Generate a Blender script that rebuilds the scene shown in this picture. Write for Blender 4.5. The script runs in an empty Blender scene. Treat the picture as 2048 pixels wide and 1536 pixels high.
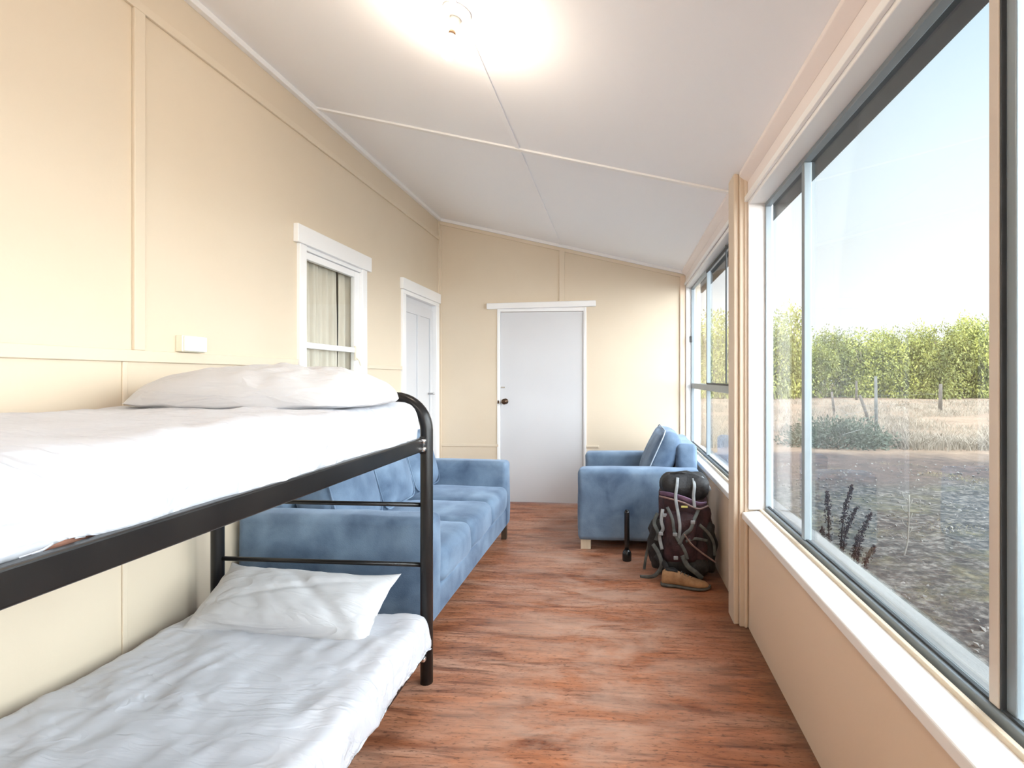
import bpy, bmesh, math, random
from mathutils import Vector, Matrix, noise, Euler

S = bpy.context.scene
COL = S.collection
PI = math.pi

# ------------------------------------------------------------------ camera
FPX, PX, PY, CAM_Z = 1024.0, 1151.0, 755.0, 1.28
YAW = math.atan((1238.0 - PX) / FPX)
cam_d = bpy.data.cameras.new('camera')
cam_d.sensor_fit = 'HORIZONTAL'
cam_d.sensor_width = 36.0
cam_d.lens = 36.0 * FPX / 2048.0
cam_d.shift_x = -(PX - 1024.0) / 2048.0
cam_d.shift_y = -(768.0 - PY) / 2048.0
cam_d.clip_start = 0.02
cam_d.clip_end = 400
cam = bpy.data.objects.new('camera', cam_d)
cam.location = (0, 0, CAM_Z)
cam.rotation_euler = (PI / 2, 0, YAW)
COL.objects.link(cam)
S.camera = cam

# ------------------------------------------------------------------ colour management
S.view_settings.view_transform = 'Standard'
S.view_settings.look = 'None'
S.view_settings.gamma = 1
S.view_settings.use_curve_mapping = False
S.view_settings.exposure = 1.05
S.cycles.diffuse_bounces = 8
S.cycles.max_bounces = 16
S.cycles.transparent_max_bounces = 24

# ------------------------------------------------------------------ world sky
SKY_FILL = 7.5        # added boost of the sky outside the view, to light the room
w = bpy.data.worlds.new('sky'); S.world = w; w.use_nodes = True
nt = w.node_tree; nt.nodes.clear()
def N(t, **k):
    n = nt.nodes.new(t)
    for a, b in k.items(): setattr(n, a, b)
    return n
tc = N('ShaderNodeTexCoord'); sep = N('ShaderNodeSeparateXYZ')
nt.links.new(tc.outputs['Generated'], sep.inputs[0])
ramp = N('ShaderNodeValToRGB')
nt.links.new(sep.outputs['Z'], ramp.inputs[0])
cr = ramp.color_ramp
cr.elements[0].position = 0.0; cr.elements[0].color = (0.645, 0.655, 0.67, 1)
cr.elements[1].position = 0.75; cr.elements[1].color = (0.23, 0.38, 0.54, 1)
for p, c in ((0.14, (0.625, 0.65, 0.675, 1)), (0.34, (0.51, 0.585, 0.645, 1)), (0.52, (0.36, 0.475, 0.56, 1))):
    e = cr.elements.new(p); e.color = c
def M2(op, a, b=None, **k):
    n = N('ShaderNodeMath', operation=op)
    for i, x in enumerate((a, b)):
        if x is None: continue
        if isinstance(x, (int, float)): n.inputs[i].default_value = x
        else: nt.links.new(x, n.inputs[i])
    return n.outputs[0]
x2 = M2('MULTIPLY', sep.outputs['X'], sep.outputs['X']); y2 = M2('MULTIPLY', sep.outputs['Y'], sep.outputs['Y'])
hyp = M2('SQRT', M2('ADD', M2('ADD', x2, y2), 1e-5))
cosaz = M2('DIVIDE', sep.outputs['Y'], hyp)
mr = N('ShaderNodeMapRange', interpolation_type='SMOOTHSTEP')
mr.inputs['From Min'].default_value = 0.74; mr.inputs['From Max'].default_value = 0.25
mr.inputs['To Min'].default_value = 1.0; mr.inputs['To Max'].default_value = SKY_FILL
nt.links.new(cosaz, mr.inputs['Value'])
# towards the boosted, unseen side the sky colour whitens
mixc = N('ShaderNodeMixRGB'); mixc.blend_type = 'MIX'
mr2 = N('ShaderNodeMapRange'); mr2.inputs['From Min'].default_value = 0.74; mr2.inputs['From Max'].default_value = 0.25
mr2.inputs['To Min'].default_value = 0.0; mr2.inputs['To Max'].default_value = 0.75
nt.links.new(cosaz, mr2.inputs['Value']); nt.links.new(mr2.outputs[0], mixc.inputs[0])
nt.links.new(ramp.outputs[0], mixc.inputs[1]); mixc.inputs[2].default_value = (0.66, 0.69, 0.72, 1)
bg = N('ShaderNodeBackground'); out = N('ShaderNodeOutputWorld')
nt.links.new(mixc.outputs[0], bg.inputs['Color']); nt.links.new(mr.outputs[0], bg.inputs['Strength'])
nt.links.new(bg.outputs[0], out.inputs[0])

# ------------------------------------------------------------------ sun: low, from behind the house
sun_d = bpy.data.lights.new('sun', 'SUN'); sun_d.energy = 1.7; sun_d.angle = math.radians(2.0)
sun_d.color = (1.0, 0.86, 0.66)
sun = bpy.data.objects.new('sun', sun_d)
sdir = Vector((0.80, 0.50, -0.27)).normalized()
sun.rotation_euler = sdir.to_track_quat('-Z', 'Y').to_euler()
sun.location = (-20, -12, 12)
COL.objects.link(sun)

# sky portals in the window openings
def portal(y0, y1, z0, z1, x=0.735):
    d = bpy.data.lights.new('window_portal', 'AREA'); d.shape = 'RECTANGLE'
    d.size = z1 - z0; d.size_y = y1 - y0
    d.cycles.is_portal = True
    o = bpy.data.objects.new('window_portal', d)
    o.location = (x, (y0 + y1) / 2, (z0 + z1) / 2); o.rotation_euler = (0, PI / 2, 0)
    COL.objects.link(o)
portal(-0.1, 2.66, 0.63, 2.15)
portal(-2.85, -0.3, 0.63, 2.15)
portal(2.9, 5.0, 0.63, 2.15, 0.70)

# ================================================================== helpers
MATS = {}
def mat(name, col=(0.8, 0.8, 0.8), rough=0.5, metal=0.0, **k):
    m = bpy.data.materials.new(name); m.use_nodes = True
    b = m.node_tree.nodes['Principled BSDF']
    b.inputs['Base Color'].default_value = (*col, 1)
    b.inputs['Roughness'].default_value = rough
    b.inputs['Metallic'].default_value = metal
    for a, v in k.items(): b.inputs[a.replace('_', ' ')].default_value = v
    MATS[name] = m
    return m

def nmat(name, cols, scale=5.0, stretch=(1, 1, 1), rough=0.5, bump=0.0, bscale=None, detail=4.0, metal=0.0,
         lo=0.3, hi=0.7, coord='Object', distortion=0.0, **k):
    """principled material whose colour runs through a noise ramp, with optional bump"""
    m = mat(name, cols[0], rough, metal, **k)
    t = m.node_tree; b = t.nodes['Principled BSDF']
    tc = t.nodes.new('ShaderNodeTexCoord'); mp = t.nodes.new('ShaderNodeMapping')
    mp.inputs['Scale'].default_value = stretch
    t.links.new(tc.outputs[coord], mp.inputs[0])
    n = t.nodes.new('ShaderNodeTexNoise'); n.inputs['Scale'].default_value = scale
    n.inputs['Detail'].default_value = detail; n.inputs['Distortion'].default_value = distortion
    t.links.new(mp.outputs[0], n.inputs['Vector'])
    r = t.nodes.new('ShaderNodeValToRGB'); t.links.new(n.outputs['Fac'], r.inputs[0])
    el = r.color_ramp.elements
    el[0].position = lo; el[0].color = (*cols[0], 1)
    el[1].position = hi; el[1].color = (*cols[-1], 1)
    for i, c in enumerate(cols[1:-1]):
        e = el.new(lo + (hi - lo) * (i + 1) / (len(cols) - 1)); e.color = (*c, 1)
    t.links.new(r.outputs[0], b.inputs['Base Color'])
    if bump:
        n2 = t.nodes.new('ShaderNodeTexNoise'); n2.inputs['Scale'].default_value = bscale or scale * 3
        n2.inputs['Detail'].default_value = 5
        t.links.new(mp.outputs[0], n2.inputs['Vector'])
        bp = t.nodes.new('ShaderNodeBump'); bp.inputs['Strength'].default_value = bump
        bp.inputs['Distance'].default_value = 0.01
        t.links.new(n2.outputs['Fac'], bp.inputs['Height']); t.links.new(bp.outputs[0], b.inputs['Normal'])
    return m

CREAM = (0.80, 0.70, 0.56)
nmat('wall_cream', [(0.69, 0.59, 0.455), (0.72, 0.62, 0.485)], 1.5, rough=0.55, bump=0.04, bscale=60)
nmat('batten_cream', [(0.71, 0.61, 0.475), (0.73, 0.63, 0.495)], 3, rough=0.45)
nmat('post_cream', [(0.66, 0.55, 0.43), (0.70, 0.59, 0.47)], 1.2, rough=0.45)
nmat('beige_paint', [(0.77, 0.62, 0.475), (0.80, 0.65, 0.505)], 1.2, rough=0.5, bump=0.05, bscale=40)
nmat('ceiling_white', [(0.915, 0.93, 0.965), (0.93, 0.945, 0.98)], 1.2, rough=0.6)
nmat('white_gloss', [(0.86, 0.86, 0.86), (0.89, 0.89, 0.89)], 3, rough=0.35)
nmat('pink_white', [(0.80, 0.73, 0.71), (0.82, 0.76, 0.74)], 3, rough=0.5)
nmat('door_white', [(0.63, 0.64, 0.665), (0.66, 0.67, 0.695)], 2, rough=0.35)
nmat('aluminium', [(0.24, 0.285, 0.315), (0.29, 0.335, 0.365)], 6, stretch=(1, 1, .1), rough=0.4, metal=0.25)
nmat('dark_rubber', [(0.03, 0.035, 0.04), (0.05, 0.055, 0.06)], 10, rough=0.6)
nmat('eave_dark', [(0.005, 0.006, 0.008), (0.012, 0.014, 0.018)], 6, rough=0.8, bump=0.2)
nmat('weathered_board', [(0.07, 0.068, 0.067), (0.13, 0.127, 0.125)], 6, stretch=(4, .4, 4), rough=0.8, bump=0.3)
nmat('black_metal', [(0.005, 0.005, 0.006), (0.012, 0.011, 0.011)], 9, rough=0.3, Specular_IOR_Level=0.35, Coat_Weight=0.15, Coat_Roughness=0.12)
mat('chrome', (0.8, 0.8, 0.8), 0.15, 1.0)
mat('bronze', (0.09, 0.055, 0.035), 0.3, 0.8)
nmat('sheet_white', [(0.52, 0.525, 0.57), (0.56, 0.565, 0.61)], 3, rough=0.85, bump=0.12, bscale=18, Sheen_Weight=0.15)
nmat('pillow_white', [(0.54, 0.54, 0.56), (0.58, 0.58, 0.60)], 3, rough=0.85, bump=0.12, bscale=16, Sheen_Weight=0.15)
for mn in ('sheet_white', 'pillow_white'):      # fine pulled creases
    t = MATS[mn].node_tree; bs = t.nodes['Principled BSDF']; tcn = t.nodes.new('ShaderNodeTexCoord')
    hs = []
    for rz_, sc_ in ((.6, 7), (-.8, 10)):
        mp = t.nodes.new('ShaderNodeMapping'); mp.inputs['Rotation'].default_value = (0, 0, rz_); mp.inputs['Scale'].default_value = (.22, 1, 1)
        t.links.new(tcn.outputs['Object'], mp.inputs[0])
        n_ = t.nodes.new('ShaderNodeTexNoise'); n_.inputs['Scale'].default_value = sc_; n_.inputs['Detail'].default_value = 3; n_.inputs['Distortion'].default_value = .8
        t.links.new(mp.outputs[0], n_.inputs['Vector'])
        a_ = t.nodes.new('ShaderNodeMath'); a_.operation = 'SUBTRACT'; t.links.new(n_.outputs['Fac'], a_.inputs[0]); a_.inputs[1].default_value = .5
        b_ = t.nodes.new('ShaderNodeMath'); b_.operation = 'ABSOLUTE'; t.links.new(a_.outputs[0], b_.inputs[0]); hs.append(b_.outputs[0])
    ad = t.nodes.new('ShaderNodeMath'); ad.operation = 'MINIMUM'; t.links.new(hs[0], ad.inputs[0]); t.links.new(hs[1], ad.inputs[1])
    bp = t.nodes.new('ShaderNodeBump'); bp.inputs['Strength'].default_value = .9; bp.inputs['Distance'].default_value = .035; bp.invert = True
    t.links.new(ad.outputs[0], bp.inputs['Height']); t.links.new(bp.outputs[0], bs.inputs['Normal'])
nmat('mattress_ticking', [(0.30, 0.12, 0.08), (0.50, 0.26, 0.18)], 12, rough=0.9)
nmat('curtain_cloth', [(0.60, 0.545, 0.46), (0.72, 0.665, 0.575)], 8, stretch=(1, 6, .4), rough=0.9)
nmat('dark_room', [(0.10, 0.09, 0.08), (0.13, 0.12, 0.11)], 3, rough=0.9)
nmat('pale_wood', [(0.62, 0.52, 0.38), (0.72, 0.62, 0.48)], 20, stretch=(1, 1, .2), rough=0.5)
nmat('dark_wood', [(0.05, 0.03, 0.02), (0.08, 0.05, 0.03)], 20, rough=0.5)
nmat('switch_plastic', [(0.80, 0.76, 0.62), (0.82, 0.78, 0.66)], 5, rough=0.35)
nmat('switch_face', [(0.86, 0.86, 0.80), (0.88, 0.88, 0.82)], 5, rough=0.3)
nmat('pack_plum', [(0.020, 0.008, 0.011), (0.060, 0.022, 0.028)], 14, rough=0.7, bump=0.4, bscale=60)
nmat('pack_black', [(0.006, 0.006, 0.007), (0.020, 0.019, 0.020)], 16, rough=0.65, bump=0.4, bscale=60)
nmat('pack_violet', [(0.10, 0.055, 0.11), (0.20, 0.12, 0.20)], 16, rough=0.6)
nmat('strap_grey', [(0.055, 0.062, 0.062), (0.14, 0.16, 0.155)], 22, rough=0.7)
nmat('strap_pale', [(0.20, 0.22, 0.235), (0.36, 0.39, 0.41)], 22, rough=0.6)
nmat('trim_pink', [(0.20, 0.13, 0.125), (0.32, 0.22, 0.20)], 22, rough=0.6)
nmat('label_yellow', [(0.50, 0.45, 0.12), (0.6, 0.55, 0.2)], 22, rough=0.6)
nmat('shoe_tan', [(0.24, 0.125, 0.06), (0.44, 0.26, 0.13)], 18, rough=0.85, bump=0.3)
nmat('shoe_sole', [(0.05, 0.05, 0.045), (0.10, 0.10, 0.09)], 22, rough=0.8)
nmat('black_plastic', [(0.006, 0.006, 0.007), (0.012, 0.012, 0.013)], 10, rough=0.25)
nmat('house_brick', [(0.25, 0.18, 0.14), (0.35, 0.26, 0.2)], 10, rough=0.9)
nmat('post_wood', [(0.035, 0.028, 0.024), (0.07, 0.06, 0.052)], 14, stretch=(1, 1, .2), rough=0.9)
nmat('post_pale', [(0.045, 0.045, 0.043), (0.08, 0.08, 0.076)], 14, rough=0.8)
nmat('wire_steel', [(0.10, 0.10, 0.10), (0.15, 0.15, 0.15)], 14, rough=0.5, metal=0.3)
nmat('sash_buff', [(0.60, 0.52, 0.45), (0.66, 0.58, 0.50)], 3, rough=0.4)
nmat('pebble', [(0.06, 0.055, 0.05), (0.15, 0.14, 0.13)], 3, rough=0.9)
nmat('dock_seed', [(0.008, 0.0025, 0.0025), (0.024, 0.007, 0.006)], 30, rough=0.9)
nmat('dry_stalk', [(0.10, 0.094, 0.085), (0.16, 0.152, 0.135)], 20, rough=0.9)
nmat('grass_dry', [(0.10, 0.083, 0.066), (0.23, 0.195, 0.155)], 1.3, rough=0.95)
nmat('grass_short', [(0.075, 0.072, 0.036), (0.26, 0.215, 0.125)], 3.0, rough=0.95)
nmat('bush_grey', [(0.030, 0.038, 0.027), (0.075, 0.09, 0.064)], 4, rough=0.9)
nmat('bark', [(0.10, 0.08, 0.06), (0.2, 0.16, 0.12)], 12, rough=0.9)

def velvet(name, dark, lite):
    m = nmat(name, [dark, tuple((a + b) / 2 for a, b in zip(dark, lite)), lite], 4.5, rough=0.85, bump=0.15, bscale=160,
             lo=0.30, hi=0.74, detail=6, distortion=0.25, Sheen_Weight=0.45, Sheen_Roughness=0.4)
    m.node_tree.nodes['Principled BSDF'].inputs['Sheen Tint'].default_value = (0.6, 0.75, 1.0, 1)
    return m
velvet('velvet_blue', (0.050, 0.088, 0.155), (0.215, 0.310, 0.430))
nmat('piping_pale', [(0.35, 0.42, 0.52), (0.45, 0.52, 0.6)], 12, rough=0.8)

# glass: clear pane with real Fresnel reflection
def glass():
    m = bpy.data.materials.new('window_glass'); m.use_nodes = True
    t = m.node_tree; t.nodes.clear()
    o = t.nodes.new('ShaderNodeOutputMaterial'); mx = t.nodes.new('ShaderNodeMixShader')
    tr = t.nodes.new('ShaderNodeBsdfTransparent'); tr.inputs[0].default_value = (0.985, 0.995, 0.99, 1)
    gl = t.nodes.new('ShaderNodeBsdfGlossy'); gl.inputs['Roughness'].default_value = 0.0
    ge = t.nodes.new('ShaderNodeNewGeometry'); dt = t.nodes.new('ShaderNodeVectorMath'); dt.operation = 'DOT_PRODUCT'
    t.links.new(ge.outputs['Normal'], dt.inputs[0]); t.links.new(ge.outputs['Incoming'], dt.inputs[1])
    def mm(op, a, b=None, c=None):          # Schlick's Fresnel, the same from both sides of the sheet
        n = t.nodes.new('ShaderNodeMath'); n.operation = op
        for i, x in enumerate((a, b, c)):
            if x is None: continue
            if isinstance(x, (int, float)): n.inputs[i].default_value = x
            else: t.links.new(x, n.inputs[i])
        return n.outputs[0]
    f5 = mm('POWER', mm('SUBTRACT', 1.0, mm('ABSOLUTE', dt.outputs['Value'])), 5.0)
    fac = mm('MULTIPLY_ADD', f5, 0.70, 0.025)
    t.links.new(fac, mx.inputs[0]); t.links.new(tr.outputs[0], mx.inputs[1])
    t.links.new(gl.outputs[0], mx.inputs[2]); t.links.new(mx.outputs[0], o.inputs[0])
    MATS['window_glass'] = m
glass()

def emis(name, col, s):
    m = bpy.data.materials.new(name); m.use_nodes = True
    b = m.node_tree.nodes['Principled BSDF']
    b.inputs['Base Color'].default_value = (0.9, 0.9, 0.9, 1)
    b.inputs['Emission Color'].default_value = (*col, 1); b.inputs['Emission Strength'].default_value = s
    MATS[name] = m
BULB = 140.0
emis('bulb_glow', (1.0, 0.84, 0.66), BULB)
emis('bulb_glow_fill', (1.0, 0.90, 0.76), BULB * 2.4)

# floor: worn red-brown boards sheeting with streaks running across the room
def floor_mat():
    m = mat('floor_redbrown', (0.3, 0.12, 0.07), 0.5)
    t = m.node_tree; b = t.nodes['Principled BSDF']; L = t.links.new
    tc = t.nodes.new('ShaderNodeTexCoord')
    def noi(scale, st, det=5, dist=0.0):
        mp = t.nodes.new('ShaderNodeMapping'); mp.inputs['Scale'].default_value = st
        L(tc.outputs['Object'], mp.inputs[0])
        n = t.nodes.new('ShaderNodeTexNoise'); n.inputs['Scale'].default_value = scale
        n.inputs['Detail'].default_value = det; n.inputs['Distortion'].default_value = dist
        n.inputs['Roughness'].default_value = 0.6
        L(mp.outputs[0], n.inputs['Vector']); return n.outputs['Fac']
    def ramp(f, stops):
        r = t.nodes.new('ShaderNodeValToRGB'); L(f, r.inputs[0]); el = r.color_ramp.elements
        el[0].position = stops[0][0]; el[0].color = (*stops[0][1], 1)
        el[1].position = stops[-1][0]; el[1].color = (*stops[-1][1], 1)
        for p, c in stops[1:-1]:
            e = el.new(p); e.color = (*c, 1)
        return r.outputs[0]
    def mix(f, a, c, mode='MIX', fac=None):
        x = t.nodes.new('ShaderNodeMixRGB'); x.blend_type = mode
        if fac is not None: x.inputs[0].default_value = fac
        else: L(f, x.inputs[0])
        L(a, x.inputs[1])
        if isinstance(c, tuple): x.inputs[2].default_value = (*c, 1)
        else: L(c, x.inputs[2])
        return x.outputs[0]
    base = ramp(noi(2.0, (0.8, 3.0, 1), 6, .6), [(0.30, (0.26, 0.100, 0.052)), (0.44, (0.39, 0.145, 0.066)), (0.56, (0.42, 0.190, 0.110)), (0.70, (0.48, 0.275, 0.190))])
    streak = ramp(noi(15.0, (0.40, 4.2, 1), 8, .8), [(0.34, (0.50, 0.44, 0.42)), (0.46, (0.92, 0.9, 0.9)), (0.60, (1.0, 1.0, 1.0)), (0.70, (1.25, 1.2, 1.15))])
    c = mix(None, base, streak, 'MULTIPLY', 1.0)
    specks = ramp(noi(60, (0.6, 1.8, 1), 6), [(0.36, (0.35, 0.33, 0.33)), (0.45, (1, 1, 1)), (0.64, (1, 1, 1)), (0.72, (1.5, 1.45, 1.4))])
    c = mix(None, c, specks, 'MULTIPLY', 0.8)
    mid = ramp(noi(4.2, (0.5, 3.2, 1), 5, .8), [(0.36, (0.58, 0.50, 0.47)), (0.48, (0.97, 0.95, 0.94)), (0.56, (1, 1, 1)), (0.68, (1.22, 1.20, 1.16))])
    c = mix(None, c, mid, 'MULTIPLY', 1.0)
    # worn pinkish traffic path down the middle, darker brown near the window wall
    sp = t.nodes.new('ShaderNodeSeparateXYZ'); L(tc.outputs['Object'], sp.inputs[0])
    wn = noi(1.6, (1, 1, 1), 4)
    def math_(op, a, bb):
        n = t.nodes.new('ShaderNodeMath'); n.operation = op
        for i, v in enumerate((a, bb)):
            if isinstance(v, float): n.inputs[i].default_value = v
            else: L(v, n.inputs[i])
        n.use_clamp = op == 'MULTIPLY' and False
        return n.outputs[0]
    worn = ramp(noi(3.2, (0.7, 1.6, 1), 6, .8), [(0.42, (0, 0, 0)), (0.62, (0.62, 0.62, 0.62))])
    band = t.nodes.new('ShaderNodeMapRange'); band.inputs['From Min'].default_value = 0.75; band.inputs['From Max'].default_value = 0.15
    L(math_('ABSOLUTE', math_('ADD', sp.outputs['X'], 0.15), 0.0), band.inputs['Value'])
    c = mix(math_('MULTIPLY', worn, band.outputs[0]), c, (0.50, 0.33, 0.25))
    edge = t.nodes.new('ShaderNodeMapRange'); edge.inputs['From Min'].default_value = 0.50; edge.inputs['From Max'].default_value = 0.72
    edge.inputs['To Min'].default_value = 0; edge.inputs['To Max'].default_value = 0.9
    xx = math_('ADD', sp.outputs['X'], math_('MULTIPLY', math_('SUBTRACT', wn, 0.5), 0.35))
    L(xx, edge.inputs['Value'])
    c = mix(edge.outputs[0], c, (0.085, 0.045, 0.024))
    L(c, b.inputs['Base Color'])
    rr = t.nodes.new('ShaderNodeMapRange'); rr.inputs['To Min'].default_value = 0.38; rr.inputs['To Max'].default_value = 0.62
    L(noi(5, (1, 3, 1)), rr.inputs['Value']); L(rr.outputs[0], b.inputs['Roughness'])
    bp = t.nodes.new('ShaderNodeBump'); bp.inputs['Strength'].default_value = 0.25; bp.inputs['Distance'].default_value = 0.004
    L(noi(12, (0.6, 5, 1)), bp.inputs['Height']); L(bp.outputs[0], b.inputs['Normal'])
floor_mat()

# ground outside: grey-brown bare yard, a red soil strip, dry paddock beyond
def ground_mat():
    m = mat('yard_ground', (0.2, 0.17, 0.14), 0.95)
    t = m.node_tree; b = t.nodes['Principled BSDF']; L = t.links.new
    tc = t.nodes.new('ShaderNodeTexCoord')
    def noi(scale, det=6, st=(1, 1, 1)):
        mp = t.nodes.new('ShaderNodeMapping'); mp.inputs['Scale'].default_value = st
        L(tc.outputs['Object'], mp.inputs[0])
        n = t.nodes.new('ShaderNodeTexNoise'); n.inputs['Scale'].default_value = scale; n.inputs['Detail'].default_value = det
        n.inputs['Roughness'].default_value = 0.7
        L(mp.outputs[0], n.inputs['Vector']); return n.outputs['Fac']
    def ramp(f, stops):
        r = t.nodes.new('ShaderNodeValToRGB'); L(f, r.inputs[0]); el = r.color_ramp.elements
        el[0].position = stops[0][0]; el[0].color = (*stops[0][1], 1)
        el[1].position = stops[-1][0]; el[1].color = (*stops[-1][1], 1)
        for p, c in stops[1:-1]:
            e = el.new(p); e.color = (*c, 1)
        return r.outputs[0]
    def mix(f, a, c):
        x = t.nodes.new('ShaderNodeMixRGB'); L(f, x.inputs[0]); L(a, x.inputs[1]); L(c, x.inputs[2]); return x.outputs[0]
    yard = ramp(noi(13.0, 8), [(0.40, (0.006, 0.005, 0.005)), (0.47, (0.024, 0.021, 0.018)), (0.53, (0.055, 0.048, 0.042)), (0.62, (0.130, 0.115, 0.10))])
    green = ramp(noi(1.1, 5), [(0.50, (0, 0, 0)), (0.62, (0.6, 0.6, 0.6))])
    gcol = ramp(noi(9, 5), [(0.40, (0.012, 0.015, 0.006)), (0.60, (0.11, 0.092, 0.040))])
    yard = mix(green, yard, gcol)
    red = ramp(noi(5.0, 6), [(0.38, (0.022, 0.013, 0.011)), (0.62, (0.070, 0.042, 0.033))])
    field = ramp(noi(1.2, 7), [(0.35, (0.12, 0.072, 0.045)), (0.65, (0.20, 0.138, 0.092))])
    sp = t.nodes.new('ShaderNodeSeparateXYZ'); L(tc.outputs['Object'], sp.inputs[0])
    wob = noi(0.45, 4)
    def add(a, k, b_, c_):
        n = t.nodes.new('ShaderNodeMath'); n.operation = 'MULTIPLY_ADD'; L(b_, n.inputs[0]); n.inputs[1].default_value = k
        L(a, n.inputs[2]); return n.outputs[0]
    yy = add(sp.outputs['Y'], 3.0, wob, None)
    def mr(a, b_):
        n = t.nodes.new('ShaderNodeMapRange'); n.inputs['From Min'].default_value = a; n.inputs['From Max'].default_value = b_
        L(yy, n.inputs['Value']); return n.outputs[0]
    c = mix(mr(9.2, 10.2), yard, red)
    c = mix(mr(12.3, 13.2), c, field)
    L(c, b.inputs['Base Color'])
    bp = t.nodes.new('ShaderNodeBump'); bp.inputs['Strength'].default_value = 0.9; bp.inputs['Distance'].default_value = 0.05
    L(noi(11, 8), bp.inputs['Height']); L(bp.outputs[0], b.inputs['Normal'])
ground_mat()

# leaves with per-tree variation
def leaf_mat():
    m = mat('foliage', (0.2, 0.25, 0.06), 0.7)
    t = m.node_tree; b = t.nodes['Principled BSDF']; L = t.links.new
    tc = t.nodes.new('ShaderNodeTexCoord'); n = t.nodes.new('ShaderNodeTexNoise'); n.inputs['Scale'].default_value = 0.9
    n.inputs['Detail'].default_value = 3
    L(tc.outputs['Object'], n.inputs['Vector'])
    r = t.nodes.new('ShaderNodeValToRGB'); L(n.outputs['Fac'], r.inputs[0]); el = r.color_ramp.elements
    el[0].position = 0.35; el[0].color = (0.085, 0.100, 0.018, 1); el[1].position = 0.68; el[1].color = (0.27, 0.275, 0.055, 1)
    oi = t.nodes.new('ShaderNodeObjectInfo'); h = t.nodes.new('ShaderNodeHueSaturation')
    mr_ = t.nodes.new('ShaderNodeMapRange'); mr_.inputs['To Min'].default_value = 0.62; mr_.inputs['To Max'].default_value = 1.15
    L(oi.outputs['Random'], mr_.inputs['Value']); L(mr_.outputs[0], h.inputs['Value']); L(r.outputs[0], h.inputs['Color'])
    L(h.outputs[0], b.inputs['Base Color'])
    b.inputs['Subsurface Weight'].default_value = 0.0
leaf_mat()

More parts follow.
